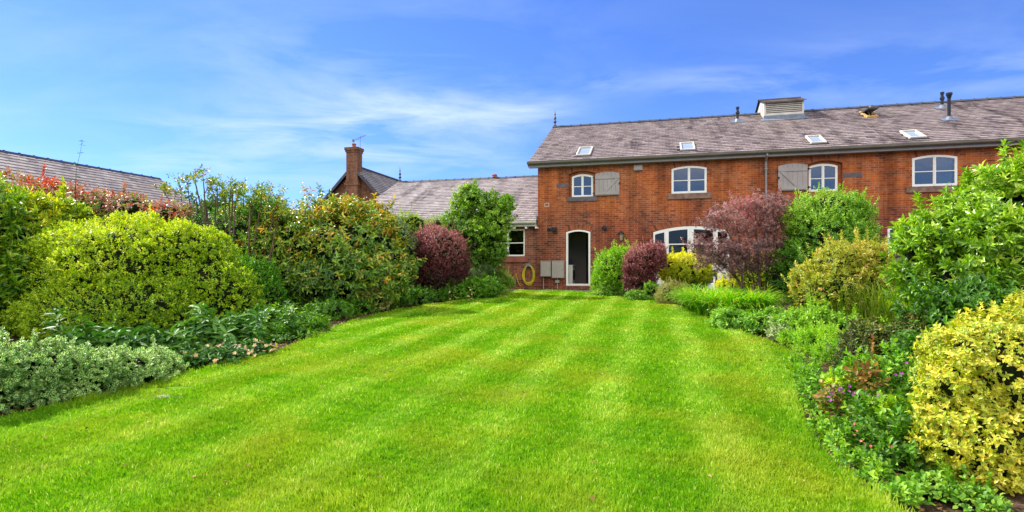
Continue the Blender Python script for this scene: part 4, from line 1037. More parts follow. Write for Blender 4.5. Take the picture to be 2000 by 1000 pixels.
def shrub(name, label, cat, lobes, mat, n, k, ln, wd, big=False, dr=.8, lo=.72, amp=.13, freq=3., group=None, a=(25, 85), shoot=1., gravity=0., up=.25,
          tone=(.5, .22), patch=.25, topt=.0, wild=.12, gap=.75, sub=(10, .34), core_s=.66, stems=None, root=None, part='foliage', clipg=.03, shape=None, shoots=.035, sl=1.15):
    global SHR; SHR += 1; seed = 100+SHR; r = np.random.default_rng(seed)
    L3 = lobes3(lobes, dr)
    c0 = np.mean([q[0] for q in L3], 0)
    L3c = list(L3); c0 = np.mean([q[0] for q in L3], 0); base = (float(c0[0]), float(c0[1]), float(gz(c0[1])))
    if sub:                              # clumps bulging out of the main masses
        cnt = max(3, int(sub[0])); extra_ = []
        for c, rad in L3:
            d = unit(r.normal(size=(cnt, 3))+np.array([0, 0, .15]))
            for q in d:
                f = sub[1]*r.uniform(.6, 1.25); m_ = min(rad)*.5+np.mean(rad)*.5
                extra_.append((c+q*rad*(1-f*.72), np.full(3, m_*f)*np.array([1.1, 1.1, .9])))
        L3 = [(c, rad*.93) for c, rad in L3]+extra_
    if root is None: root = tag(empty(name, base), label, cat, group)
    else: base = tuple(root.location)
    P, A = scatter(L3, n, r, lo, amp, freq, seed, clipg, up, wild, gap)
    if big and sl > 1: sl = .62; shoots *= .8
    if shoots:                           # stray shoots standing out of the outline
        pk = r.random(len(P)) < shoots; p0, a0_ = P[pk], unit(A[pk]+np.array([0, 0, .35])+r.normal(size=(pk.sum(), 3))*.25); nl = r.integers(2, 6, len(p0))
        for j in range(1, 6):
            q = nl >= j; bend = unit(a0_[q]+np.array([0, 0, .08*j]))
            P = np.concatenate([P, p0[q]+bend*(j*ln*sl)]); A = np.concatenate([A, bend])
    C, D, Nn, l_, w_ = sprigs(P, A, k, ln, wd, r, a[0], a[1], shoot, gravity)
    shp = shape or (BIG if big else SMALL); V, T, uv, nf = leaves(C, D, Nn, l_, w_, shp)
    m = len(C); sp = r.normal(0, 1, len(P)); sp = np.tile(sp, k)
    tn = tone[0]+tone[1]*(.6*r.normal(0, 1, m)+.6*sp)+patch*lump_noise(C, 2.2, seed+5)
    if topt: # young growth sits on the outermost, upper shoots
        zt = max(q[0][2]+q[1][2] for q in L3); zb = base[2]; tn = tn+topt*((C[:, 2]-zb)/(zt-zb)-.5)
    tn = np.repeat(np.clip(tn, 0, 1), nf); mi = np.zeros(len(T), int)
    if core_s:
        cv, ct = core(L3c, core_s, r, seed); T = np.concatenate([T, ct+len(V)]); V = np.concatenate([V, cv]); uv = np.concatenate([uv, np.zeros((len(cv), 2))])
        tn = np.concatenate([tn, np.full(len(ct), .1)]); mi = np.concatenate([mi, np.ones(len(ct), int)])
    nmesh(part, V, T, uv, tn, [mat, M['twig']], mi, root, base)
    if stems:
        for q in stems: stem(root, q, base)
    return root
def stem(root, q, base, name='stem', mat='bark_dark'):
    """q: list of (px, py, Y, radius)"""
    mb = MB(); pts = [P3(a, b, c)-np.array(base) for a, b, c, _ in q]; mb.tube(pts, [p[3] for p in q], 7); return mb.build(name, M[mat], root, True)
def ribbons(name, P, az, length, width, arch, mat, root, base, r, seg=5, up0=70, tone=(.5, .2)):
    """strap leaves that rise and bend over"""
    n = len(P); th = np.radians(up0+r.uniform(-12, 12, n)); cur = P.copy(); V = [cur.copy()]; st = length/seg
    side = np.stack([-np.sin(az), np.cos(az), np.zeros(n)], 1); rows = []
    for i in range(seg+1):
        w = width*(1-(i/seg)**2.2)*(.7+.3*min(1, i/1.5))
        rows.append((cur-side*w[:, None], cur+side*w[:, None]))
        d = np.stack([np.cos(az)*np.cos(th), np.sin(az)*np.cos(th), np.sin(th)], 1)
        cur = cur+d*st[:, None]; th = th-arch*r.uniform(.7, 1.3, n)
    V = np.stack([np.stack(q, 1) for q in rows], 1).reshape(n, -1, 3); nv = 2*(seg+1)
    V[:, :, 2] = np.maximum(V[:, :, 2], gz(V[:, :, 1])+.015)
    f = []
    for i in range(seg): a = 2*i; f += [[a, a+1, a+3], [a, a+3, a+2]]
    T = np.array(f)[None]+np.arange(n)[:, None, None]*nv
    uv = np.tile(np.array([[j % 2, (j//2)/seg] for j in range(nv)], float), (n, 1))
    tn = np.repeat(np.clip(r.normal(tone[0], tone[1], n), 0, 1), len(f))
    return nmesh(name, V.reshape(-1, 3), T.reshape(-1, 3), uv, tn, mat, None, root, base)
def flowers(name, pts, size, mat, root, base, r, petals=5):
    """each flower head a mesh of its own"""
    for p in pts:
        ax = unit((r.normal(size=(1, 3))*.5+np.array([-.2, -.7, .8])))[0]; t = np.cross(ax, r.normal(size=3)); t /= np.linalg.norm(t); b = np.cross(ax, t)
        a = 2*math.pi*np.arange(petals)/petals; D = t[None]*np.cos(a)[:, None]+b[None]*np.sin(a)[:, None]+ax*.25
        V, T_, uv, nf = leaves(np.tile(p, (petals, 1)), D, ax[None]-.2*D, np.full(petals, size), np.full(petals, size*.8), SMALL)
        nmesh('flower', V, T_, uv, np.repeat(np.clip(r.normal(.5, .3, petals), 0, 1), nf), mat, None, root, base)

LF = {
 'golden_privet': leafmat('golden_yellow_leaf', [(0, '#426e14'), (.35, '#7ea41a'), (.65, '#aec422'), (1, '#dcdc40')], .35),
 'bright_green': leafmat('bright_green_leaf', [(0, '#2d5a10'), (.4, '#4c8a18'), (.75, '#6fa422'), (1, '#9ac03a')], .35),
 'mid_green': leafmat('mid_green_leaf', [(0, '#2b5214'), (.45, '#4b8020'), (.8, '#6a9c2c'), (1, '#93b648')], .35),
 'rhodo': leafmat('glossy_green_leaf', [(0, '#3a5c14'), (.4, '#628e20'), (.75, '#8cb434'), (1, '#bcd060')], .28, .3, .6),
 'rhodo_yellow': leafmat('green_leaf_with_yellow_margin', [(0, '#33601a'), (.5, '#558a20'), (.85, '#93ae2c'), (1, '#d2cc3c')], .3, .33, .55, edge=['#6f9a24', '#dcd348'], edgew=(.5, .8)),
 'red_mix': leafmat('red_and_green_young_leaf', [(0, '#2c5216'), (.30, '#4f7e20'), (.42, '#7a8a34'), (.54, '#9a7450'), (.66, '#a08480'), (.80, '#a89490'), (.9, '#a8543a'), (1, '#bc4a34')], .3, .35, .5),
 'pieris': leafmat('bronze_yellow_green_leaf', [(0, '#2a4a1a'), (.35, '#4e7826'), (.62, '#7c9e2e'), (.80, '#a6a638'), (.92, '#a47438'), (1, '#c8a830')], .28, .32, .55),
 'grey_green': leafmat('small_grey_green_leaf', [(0, '#3f5a34'), (.5, '#6d8658'), (1, '#a3b48a')], .25, .5, .4),
 'lime': leafmat('lime_leaf', [(0, '#56801c'), (.5, '#86a82c'), (1, '#b6c64a')], .35),
 'berberis': leafmat('dark_purple_leaf', [(0, '#341420'), (.4, '#562030'), (.75, '#7c3c4e'), (1, '#b8848e')], .25, .35, .5),
 'maple': leafmat('purple_maple_leaf', [(0, '#402c3a'), (.35, '#664858'), (.65, '#906f7c'), (.88, '#b4989e'), (1, '#c45c76')], .3, .4, .45),
 'lilac': leafmat('lilac_tree_leaf', [(0, '#33560f'), (.4, '#4f7c1a'), (.75, '#74a02a'), (1, '#a4bc4c')], .35, .4, .45),
 'variegated': leafmat('green_leaf_with_white_margin', [(0, '#2f6020'), (.6, '#58903a'), (1, '#8cb458')], .25, .45, .35, edge=['#ccdc9a', '#fcfcdc'], edgew=(.46, .66)),
 'gold_eu': leafmat('golden_leaf_with_green_heart', [(0, '#6c9424'), (.4, '#a2b02c'), (.7, '#d0c644'), (1, '#e4d870')], .3, .38, .45, edge=['#c0b43a', '#e6dc88'], edgew=(.38, .7)),
 'choisya': leafmat('yellow_choisya_leaf', [(0, '#4e7c14'), (.35, '#8ea81a'), (.7, '#c4c824'), (1, '#e2dc44')], .35),
 'hebe': leafmat('small_olive_leaf', [(0, '#5c6a30'), (.5, '#8c9450'), (1, '#b4a878')], .25, .5),
 'hellebore': leafmat('dark_leathery_leaf', [(0, '#234a1a'), (.5, '#396a28'), (1, '#628c40')], .25, .5, .3),
 'epimedium': leafmat('fresh_glossy_leaf', [(0, '#325e14'), (.5, '#548820'), (1, '#8eb044')], .3, .45, .4),
 'geranium': leafmat('soft_green_leaf', [(0, '#345f16'), (.5, '#588e22'), (1, '#92b840')], .35, .5, .35),
 'juniper': leafmat('pale_conifer_spray', [(0, '#4f7430'), (.5, '#7c9c48'), (1, '#a8bc66')], .25, .6, .2),
 'cream_pieris': leafmat('cream_yellow_leaf', [(0, '#5c7a24'), (.35, '#8ca034'), (.65, '#b6b24e'), (.88, '#cfc07c'), (1, '#c4866a')], .32, .4, .45),
 'bronze': leafmat('bronze_red_leaf', [(0, '#35481c'), (.35, '#5f7a2a'), (.6, '#7a7034'), (.82, '#84503c'), (1, '#b09458')], .3, .45),
 'euphorbia': leafmat('acid_green_bract', [(0, '#6a9a1a'), (.5, '#a6c41e'), (1, '#d6dc3c')], .4, .5),
 'strap': leafmat('strap_leaf', [(0, '#3f8212'), (.5, '#6aa824'), (.85, '#93c23e'), (1, '#c8c458')], .4, .4, .5),
 'rush': leafmat('upright_rush_leaf', [(0, '#5f901c'), (.5, '#90b838'), (.85, '#b4c45c'), (1, '#c4b488')], .35, .5, .4),
 'tree_far': leafmat('far_tree_leaf', [(0, '#2c4a1a'), (.5, '#4a6c2a'), (1, '#7a9444')], .3, .5),
 'pink': leafmat('dusty_pink_petal', [(0, '#a88a74'), (.5, '#c8ac92'), (1, '#d8c4a8')], .3, .6),
 'violet': leafmat('violet_petal', [(0, '#7a2c9c'), (.5, '#9a48b4'), (1, '#c070c8')], .3, .6),
 'rose': leafmat('rose_petal', [(0, '#a83850'), (.5, '#c85870'), (1, '#dc8a94')], .3, .6),
}
# ================= left border
shrub('variegated_euonymus', 'low spreading shrub with white edged leaves at the near left lawn edge', 'shrub',
      [(-60, 735, 130, 85, 5.3), (60, 733, 95, 74, 5.6), (150, 738, 85, 66, 5.9), (235, 735, 80, 58, 6.3), (310, 722, 48, 42, 6.8)],
      LF['variegated'], 7800, 7, .040, .024, True, dr=.75, amp=.16, freq=7, tone=(.5, .22))
shrub('yellow_privet_bush', 'large rounded clipped bush with bright yellow green leaves, biggest on the left', 'shrub',
      [(255, 552, 195, 136, 10.9), (140, 580, 112, 98, 10.5), (405, 590, 105, 98, 10.5), (262, 610, 220, 90, 10.5), (345, 532, 122, 104, 10.8)],
      LF['golden_privet'], 40000, 7, .042, .024, dr=.72, lo=.84, amp=.03, freq=6, gap=3, sub=(70, .15), tone=(.50, .22), topt=.5, shoot=1.5, core_s=.80, shoots=.006)
shrub('yellow_edged_rhododendron', 'tall shrub with long yellow edged leaves at the far left, beside the clipped bush', 'shrub',
      [(-10, 470, 105, 120, 10.6), (60, 440, 85, 62, 11.2), (-60, 560, 120, 110, 10), (115, 432, 50, 34, 11.6)],
      LF['rhodo_yellow'], 2500, 9, .155, .050, True, dr=.8, amp=.16, freq=3, tone=(.5, .2), topt=.3, a=(20, 80))
shrub('red_leaved_photinia', 'hedge like shrub with red and pinkish young leaves in front of the slate barn', 'shrub',
      [(30, 408, 110, 62, 12.8), (140, 418, 100, 52, 13), (235, 418, 90, 46, 13.2), (310, 428, 66, 42, 13.4), (-60, 410, 90, 70, 12.6), (150, 520, 250, 80, 13)],
      LF['red_mix'], 6500, 7, .085, .042, True, dr=.7, amp=.2, freq=3, tone=(.52, .26), patch=.3, topt=.55, lo=.7)
# one long wayward shoot above it
sg = tag(empty('wayward_shoot', tuple(P3(148, 400, 12.4)*np.array([1, 1, 0])+np.array([0, 0, ground_z(12.4)]))), 'single thin shoot with few leaves rising high above the red leaved hedge', 'plant')
b_ = tuple(sg.location); stem(sg, [(150, 480, 12.4, .008), (147, 380, 12.4, .006), (149, 330, 12.4, .004), (157, 298, 12.4, .003), (160, 276, 12.4, .002)], b_)
r = np.random.default_rng(4); pts = np.array([P3(*q) for q in ((147, 322, 12.4), (150, 344, 12.4), (156, 299, 12.4), (161, 283, 12.4), (163, 276, 12.4))]); A_ = unit(np.tile([0, 0, 1.], (5, 1))+r.normal(size=(5, 3))*.1)
C, D, Nn, l_, w_ = sprigs(pts, A_, 3, .085, .04, r, 60, 95, .3); V, T, uv, nf = leaves(C, D, Nn, l_, w_, BIG); nmesh('leaves', V, T, uv, np.full(len(T), .45), LF['hellebore'], None, sg, b_)
shrub('green_privet_bush', 'small rounded fresh green bush tucked right of the yellow green bush', 'shrub', [(505, 568, 50, 56, 12.6), (528, 585, 32, 40, 12.4), (480, 550, 44, 52, 12.8)],
      LF['bright_green'], 6500, 7, .040, .022, dr=.9, lo=.8, amp=.08, freq=6, topt=.3, shoot=1.5)
# tall leggy shrub: bare stems with leaves at the ends
lg = tag(empty('leggy_shrub', (float(P3(430, 0, 14)[0]), 14., ground_z(14))), 'tall leggy shrub of bare branches with leaf tufts at their tips against sky', 'shrub'); b_ = tuple(lg.location); r = np.random.default_rng(21); tips = []
for (bx, mx, my, tx, ty) in ((405, 345, 415, 318, 365), (408, 356, 410, 350, 348), (412, 372, 400, 366, 350), (418, 398, 370, 396, 336), (420, 402, 380, 412, 352), (425, 420, 390, 412, 358), (430, 428, 385, 424, 352), (440, 440, 392, 438, 375),
                             (445, 448, 395, 452, 358), (452, 462, 395, 470, 362), (470, 478, 400, 476, 370), (480, 492, 400, 497, 370), (490, 505, 405, 512, 362), (500, 520, 410, 530, 365), (505, 530, 420, 546, 378), (515, 545, 430, 558, 395), (410, 380, 385, 334, 372), (425, 385, 360, 378, 342), (436, 455, 360, 462, 374), (460, 500, 380, 520, 385)):
    Y = 14+r.uniform(-.5, .5); stem(lg, [(bx, 560, Y, .03), ((bx+mx)/2+r.uniform(-5, 5), 480, Y, .024), (mx+r.uniform(-4, 4), my, Y, .015), (tx, ty+6, Y, .006)], b_, 'branch', 'bark')
    for j in range(10):
        f = r.uniform(.0, 1)**2; tips.append(P3(tx+(mx-tx)*f+r.normal(0, 5), ty+(my-ty)*f*.7+r.normal(0, 3.5), Y+r.normal(0, .15)))
    for j in range(8): tips.append(P3(tx+r.normal(0, 10), ty+r.normal(2, 5), Y+r.normal(0, .15)))
tips = np.array(tips); A_ = unit(r.normal(size=tips.shape)*.5+np.array([0, 0, .8])); C, D, Nn, l_, w_ = sprigs(tips, A_, 5, .085, .036, r, 40, 90, .8)
V, T, uv, nf = leaves(C, D, Nn, l_, w_, BIG); nmesh('leaves', V, T, uv, np.repeat(np.clip(r.normal(.55, .25, len(C)), 0, 1), nf), LF['pieris'], None, lg, b_)
shrub('', '', '', [(450, 468, 110, 58, 14.6), (385, 460, 70, 52, 14.8), (520, 450, 60, 60, 14.8)], LF['mid_green'], 3600, 6, .07, .035, True, root=lg, part='lower_foliage', amp=.2, lo=.6, tone=(.45, .25))
shrub('', '', '', [(505, 400, 50, 34, 14.6)], LF['mid_green'], 700, 5, .055, .028, root=lg, part='upper_foliage', amp=.3, lo=.2, tone=(.6, .25), core_s=0)
shrub('bronze_leaved_shrub', 'big rounded shrub with mixed bronze, yellow and green leaves, centre of the left border', 'shrub',
      [(650, 495, 135, 105, 14.7), (570, 500, 100, 96, 14.5), (725, 520, 78, 100, 14.6), (500, 480, 70, 84, 15), (470, 450, 60, 50, 15.2), (650, 545, 130, 70, 14.3), (690, 440, 66, 52, 15)],
      LF['pieris'], 9500, 8, .125, .050, True, dr=.75, lo=.74, gap=.5, amp=.13, freq=3.2, tone=(.50, .27), patch=.2, topt=.45, a=(35, 105), gravity=.25)
stem_r = np.random.default_rng(8)
shrub('grey_green_dome', 'tall clipped dome of tiny grey green leaves behind the bronze leaved shrub', 'shrub', [(762, 500, 54, 84, 17.2), (750, 470, 52, 58, 17.4), (765, 540, 50, 60, 17)],
      LF['grey_green'], 9000, 7, .036, .020, shoots=.008, sub=(40, .18), dr=.9, lo=.85, amp=.04, topt=.2, core_s=.8)
shrub('lime_hedge', 'lime green hedge in front of the low wing, behind the purple bush', 'hedge', [(800, 455, 60, 40, 20.3, .4), (865, 458, 60, 38, 20.2, .4), (840, 510, 95, 60, 20.2, .4)],
      LF['lime'], 6500, 6, .055, .026, dr=.5, lo=.8, amp=.16, freq=5, shoot=1.8, core_s=.8)
shrub('purple_berberis', 'rounded dark purple bush between the grey green dome and the small tree', 'shrub', [(862, 505, 51, 66, 17.6), (838, 500, 36, 62, 17.8), (880, 520, 36, 54, 17.5), (858, 540, 52, 46, 17.5)],
      LF['berberis'], 10000, 7, .042, .020, sub=(30, .2), dr=.95, lo=.82, amp=.08, freq=5, topt=.75, tone=(.42, .2), shoot=1.8, core_s=.78)
# small tree in front of the wing
tr = shrub('small_lilac_tree', 'small loose green tree in front of the low wing and its window', 'tree',
      [(925, 392, 42, 34, 19.3), (958, 410, 46, 40, 19.2), (978, 428, 30, 36, 19.2), (915, 432, 46, 40, 19.4), (948, 460, 52, 50, 19.3), (962, 480, 30, 40, 19.2), (945, 515, 44, 40, 19.4), (905, 470, 36, 44, 19.6), (985, 395, 22, 24, 19.3), (905, 380, 18, 20, 19.4), (880, 440, 20, 24, 19.5)],
      LF['lilac'], 4800, 7, .085, .046, True, sub=(4, .4), gap=.25, dr=.95, lo=.35, amp=.26, freq=4, tone=(.5, .25), topt=.3, core_s=.35, a=(40, 100), gravity=.15)
b_ = tuple(tr.location)
for q in ([(938, 585, 19.3, .06), (940, 520, 19.3, .045), (945, 450, 19.3, .03), (935, 395, 19.3, .012)], [(942, 585, 19.4, .045), (955, 500, 19.4, .035), (972, 430, 19.3, .02), (985, 395, 19.3, .008)], [(934, 585, 19.3, .04), (920, 500, 19.3, .03), (905, 430, 19.4, .012)]): stem(tr, q, b_, 'trunk', 'bark')
# trees far off, seen between the shrubs
shrub('distant_tree', 'distant dull green tree on the horizon behind the leggy shrub', 'tree', [(415, 425, 40, 28, 60), (440, 440, 40, 30, 60)], LF['tree_far'], 1500, 5, .5, .3, lo=.3, amp=.25, freq=.8)
shrub('boundary_hedge', 'long dark green hedge closing the garden behind the left border', 'hedge', [(-100, 500, 260, 90, 15.8, .25), (200, 500, 200, 68, 16, .25), (380, 500, 160, 62, 16.5, .25), (560, 490, 130, 65, 17.5, .3), (690, 495, 90, 70, 18.5, .3)],
      LF['tree_far'], 9000, 5, .07, .035, lo=.8, amp=.15, freq=4)
# low planting, left
def mound(name, label, lobes, mat, n, k, ln, wd, **kw):
    kw.setdefault('dr', .9); kw.setdefault('amp', .25); kw.setdefault('freq', 8); kw.setdefault('up', .8); kw.setdefault('lo', .5); kw.setdefault('core_s', .5); kw.setdefault('sub', (6, .38)); kw.setdefault('shoots', .02); kw.setdefault('sl', .5 if ln > .12 else .8)
    return shrub(name, label, 'plant', lobes, mat, n, k, ln, wd, True, **kw)
mound('hellebore_clump', 'dark leathery leaved clump behind the low white edged shrub', [(245, 682, 60, 34, 7.8), (180, 672, 60, 26, 8.2), (310, 680, 40, 30, 7.8)], LF['hellebore'], 380, 8, .17, .055, a=(60, 95), shoot=.2)
mound('hellebore_clump', 'dark leathery leaved clump with wide fingered leaves below the yellow green bush', [(395, 672, 58, 42, 8.3), (455, 660, 50, 40, 8.8), (350, 690, 40, 30, 7.9)], LF['hellebore'], 480, 8, .18, .06, a=(60, 95), shoot=.2, group=None)
hf = mound('flowering_hellebore', 'low clump with faded dusty pink flowers on the left lawn edge', [(425, 705, 60, 26, 7.6), (490, 690, 46, 22, 8.1), (370, 715, 34, 20, 7.3)], LF['hellebore'], 650, 6, .085, .035, a=(50, 100), shoot=.4)
r = np.random.default_rng(31); P_, _A = scatter(lobes3([(430, 700, 66, 26, 7.5), (480, 690, 50, 22, 8.0)], .8), 70, r, .85); flowers('flowers', P_+np.array([0, -.02, .02]), .034, LF['pink'], hf, tuple(hf.location), r)
mound('epimedium_clump', 'glossy fresh green leafy clump spilling to the lawn below the small green bush', [(530, 640, 58, 38, 9.9), (590, 640, 48, 34, 10.3), (560, 665, 50, 22, 9.6), (505, 620, 34, 26, 10.6)], LF['epimedium'], 1400, 6, .095, .045, a=(50, 95), shoot=.5)
mound('yellowish_seedling', 'small yellow green plant at the tip of the dark bed edge on the left', [(530, 688, 20, 12, 8.6)], LF['euphorbia'], 60, 6, .06, .02, core_s=0)
mound('dark_groundcover', 'dark green fine leaved ground cover under the bronze leaved shrub', [(650, 610, 45, 24, 12.6), (610, 615, 36, 18, 12.5), (700, 600, 40, 22, 13.6)], LF['geranium'], 900, 6, .06, .03, tone=(.3, .2))
mound('olive_shrublet', 'small olive green twiggy shrublet at the foot of the bronze leaved shrub', [(728, 580, 38, 34, 14)], LF['hebe'], 1200, 7, .04, .014, core_s=.6)
mound('leafy_groundcover', 'green leafy ground cover below the grey green dome', [(775, 585, 36, 22, 15.6), (815, 582, 34, 20, 16), (745, 600, 34, 16, 14.6)], LF['epimedium'], 900, 6, .075, .035, tone=(.45, .25))
gm = mound('geranium_mound', 'dark green geranium mound below the purple bush', [(885, 572, 34, 24, 17.2), (920, 566, 34, 26, 17.6), (955, 565, 28, 22, 18), (850, 582, 26, 14, 16.8)], LF['geranium'], 1500, 6, .07, .04, tone=(.35, .25))
P_, _A = scatter(lobes3([(895, 575, 40, 18, 17)], .8), 26, r, .85); flowers('flowers', P_, .035, LF['pink'], gm, tuple(gm.location), r)
mound('spreading_juniper', 'pale green spreading conifer at the left end of the house paving', [(978, 545, 24, 16, 19.9), (960, 552, 28, 20, 19.6), (990, 555, 16, 14, 19.9), (965, 570, 30, 14, 19.2)], LF['juniper'], 2600, 7, .05, .014, a=(20, 60), shoot=2, core_s=.6, up=.2)
mound('dark_juniper', 'dark blue green feathery shrub in front of the small tree', [(925, 552, 30, 30, 18.6), (945, 545, 26, 26, 18.8)], LF['grey_green'], 2200, 7, .05, .014, a=(20, 60), shoot=2, core_s=.6, tone=(.2, .2))

# ================= right border, from the house to the camera
shrub('green_euonymus_bush', 'bright green pointed leafy bush right of the open doorway', 'shrub', [(1196, 535, 40, 46, 19.3), (1215, 515, 36, 34, 19.4), (1175, 550, 20, 26, 19.2), (1232, 498, 16, 16, 19.6)], LF['bright_green'], 4200, 7, .06, .026, dr=.9, lo=.7, amp=.14, freq=5, shoot=1.8, topt=.3, tone=(.6, .25))
mound('leafy_clump', 'low pale green leafy clump at the foot of the bright green bush', [(1190, 570, 28, 12, 19), (1225, 575, 24, 12, 18.7)], LF['epimedium'], 600, 6, .09, .04)
shrub('upright_berberis', 'upright purple red bush right of the bright green bush by the doorway', 'shrub', [(1262, 505, 38, 30, 17.9), (1250, 540, 32, 46, 17.8), (1280, 495, 22, 20, 18), (1236, 525, 18, 36, 17.8)],
      LF['berberis'], 6500, 7, .045, .020, sub=(30, .2), dr=.9, lo=.7, amp=.12, freq=5, shoot=2, topt=.6, tone=(.55, .25), core_s=.7)
shrub('yellow_choisya', 'glowing yellow leaved rounded bush in front of the french doors', 'shrub', [(1340, 533, 48, 36, 18.3), (1320, 525, 34, 28, 18.4), (1368, 530, 26, 30, 18.2), (1305, 510, 14, 14, 18.5)], LF['choisya'], 3600, 7, .065, .026, dr=.9, lo=.76, amp=.12, freq=5, topt=.3, tone=(.62, .22), a=(45, 90))
shrub('olive_hebe', 'small domed olive grey shrub below the yellow bush at the lawn edge', 'shrub', [(1314, 575, 36, 24, 16), (1335, 570, 18, 18, 16.1)], LF['hebe'], 3600, 7, .03, .011, dr=.9, lo=.75, amp=.12, freq=8)
mound('pale_sedge', 'small green leafy plant between the purple bush and the olive shrub', [(1272, 570, 16, 18, 17), (1240, 580, 20, 12, 17.2)], LF['epimedium'], 420, 6, .07, .03)
# garden chair glimpsed beyond the yellow bush
cc = P3(1398, 540, 19.4); gc = tag(empty('garden_chair', (cc[0], cc[1], ground_z(19.4)), R(20)), 'white framed garden chair with navy cushion, half hidden behind the yellow bush', 'chair')
for x in (-.24, .24):
    for y, h in ((-.22, .62), (.24, .95)): mb = MB(); mb.box((x-.022, y-.022, 0), (x+.022, y+.022, h)); mb.build('leg', M['white'], gc)
mb = MB(); mb.box((-.26, -.24, .40), (.26, .22, .435)); mb.box((-.26, .222, .44), (.26, .25, .48)); mb.box((-.26, .222, .90), (.26, .25, .96)); mb.build('frame', M['white'], gc)
for x in (-.26, .26): mb = MB(); mb.box((x-.03, -.26, .621), (x+.03, .21, .65)); mb.build('armrest', M['white'], gc)
mb = MB(); mb.box((-.22, -.22, .436), (.22, .20, .50)); mb.build('seat_cushion', M['navy'], gc); mb = MB(); mb.box((-.21, .16, .505), (.21, .219, .88)); mb.build('back_cushion', M['navy'], gc)
shrub('yellow_shrub', 'bright yellow shrub seen between the stems of the purple maple', 'shrub', [(1480, 545, 44, 36, 16.6), (1420, 560, 24, 14, 16.4), (1510, 530, 30, 34, 16.8)], LF['choisya'], 2600, 7, .06, .024, dr=.8, lo=.7, amp=.15, freq=5, tone=(.6, .22))
# purple japanese maple: many stems, layered crown
mp_ = shrub('purple_maple', 'spreading purple leaved maple with several bare stems before the french doors', 'tree',
      [(1475, 402, 58, 22, 14.2), (1420, 425, 44, 24, 14), (1520, 410, 40, 26, 14.4), (1500, 440, 44, 18, 14.2), (1440, 448, 30, 12, 14), (1385, 437, 20, 14, 13.9), (1410, 490, 46, 24, 13.8), (1370, 478, 28, 22, 13.7), (1465, 490, 52, 34, 14), (1515, 480, 44, 26, 14.3), (1440, 518, 40, 20, 13.9), (1385, 505, 26, 14, 13.8), (1540, 478, 22, 16, 14.3), (1500, 520, 30, 14, 14)],
      LF['maple'], 5600, 8, .060, .017, sub=None, gap=.12, wild=.35, dr=1.0, lo=.4, amp=.25, freq=5, tone=(.48, .25), core_s=0, a=(60, 100), shoot=.5, gravity=.35, topt=.2)
b_ = tuple(mp_.location)
for q in ([(1466, 600, 14, .055), (1450, 560, 14, .05), (1430, 530, 14, .03), (1395, 505, 13.9, .015)], [(1450, 558, 14, .03), (1449, 500, 14, .025), (1440, 440, 14, .012)],
          [(1484, 600, 14, .05), (1483, 540, 14, .04), (1478, 470, 14.1, .025), (1475, 405, 14.2, .01)], [(1490, 600, 14.1, .03), (1500, 530, 14.2, .025), (1515, 460, 14.3, .012), (1520, 415, 14.4, .008)],
          [(1472, 600, 14.1, .03), (1472, 540, 14.2, .02), (1425, 460, 14, .012), (1412, 430, 14, .008)], [(1483, 560, 14, .02), (1455, 530, 13.9, .018), (1425, 500, 13.8, .01)], [(1430, 530, 14, .02), (1410, 512, 13.8, .014), (1372, 485, 13.7, .008)]): stem(mp_, q, b_, 'trunk', 'bark')
tr2 = shrub('tall_green_shrub', 'tall dense green shrub right of the purple maple, reaching the upper shutter', 'shrub',
      [(1615, 415, 66, 48, 13.8), (1660, 430, 46, 52, 13.7), (1580, 440, 50, 46, 13.9), (1625, 470, 86, 56, 13.6), (1590, 510, 66, 50, 13.6), (1540, 540, 46, 60, 13.8), (1650, 520, 60, 60, 13.6)],
      LF['mid_green'], 9500, 7, .052, .030, dr=.9, lo=.62, amp=.17, freq=4, tone=(.55, .25), topt=.65, shoot=2.2, a=(30, 90), core_s=.6)
shrub('cream_pieris', 'shrub with cream and yellow young leaves between the tall green shrub and rhododendron', 'shrub',
      [(1650, 520, 70, 44, 10.3), (1700, 515, 46, 44, 10.2), (1600, 550, 46, 44, 10.4), (1570, 560, 26, 46, 10.5), (1640, 565, 80, 50, 10.2), (1710, 560, 50, 60, 10.1)],
      LF['cream_pieris'], 7500, 7, .050, .022, dr=.85, lo=.7, amp=.2, freq=6, gap=.5, tone=(.58, .26), topt=.3, shoot=1.2)
rh = shrub('big_rhododendron', 'very large glossy green leaved shrub filling the right side', 'shrub',
      [(1985, 380, 95, 62, 7.6), (1915, 420, 82, 50, 7.7), (1855, 470, 90, 52, 7.7), (1800, 520, 62, 62, 7.8), (1940, 490, 130, 90, 7.5), (2040, 450, 120, 140, 7.3), (1880, 560, 110, 72, 7.5), (2000, 570, 130, 90, 7.2), (1965, 355, 34, 26, 7.7), (1995, 335, 26, 22, 7.7)],
      LF['rhodo'], 4300, 10, .112, .036, True, gap=.45, dr=.85, lo=.6, amp=.17, freq=3.5, tone=(.5, .24), topt=.3, a=(25, 88), shoot=.5, core_s=.58)
b_ = tuple(rh.location)
for q in ([(1950, 720, 7.6, .05), (1930, 600, 7.6, .04), (1890, 480, 7.6, .02)], [(1960, 720, 7.6, .05), (1975, 560, 7.5, .04), (1985, 400, 7.6, .02)], [(1940, 715, 7.7, .04), (1880, 600, 7.6, .03), (1810, 520, 7.8, .012)]): stem(rh, q, b_, 'stem', 'bark')
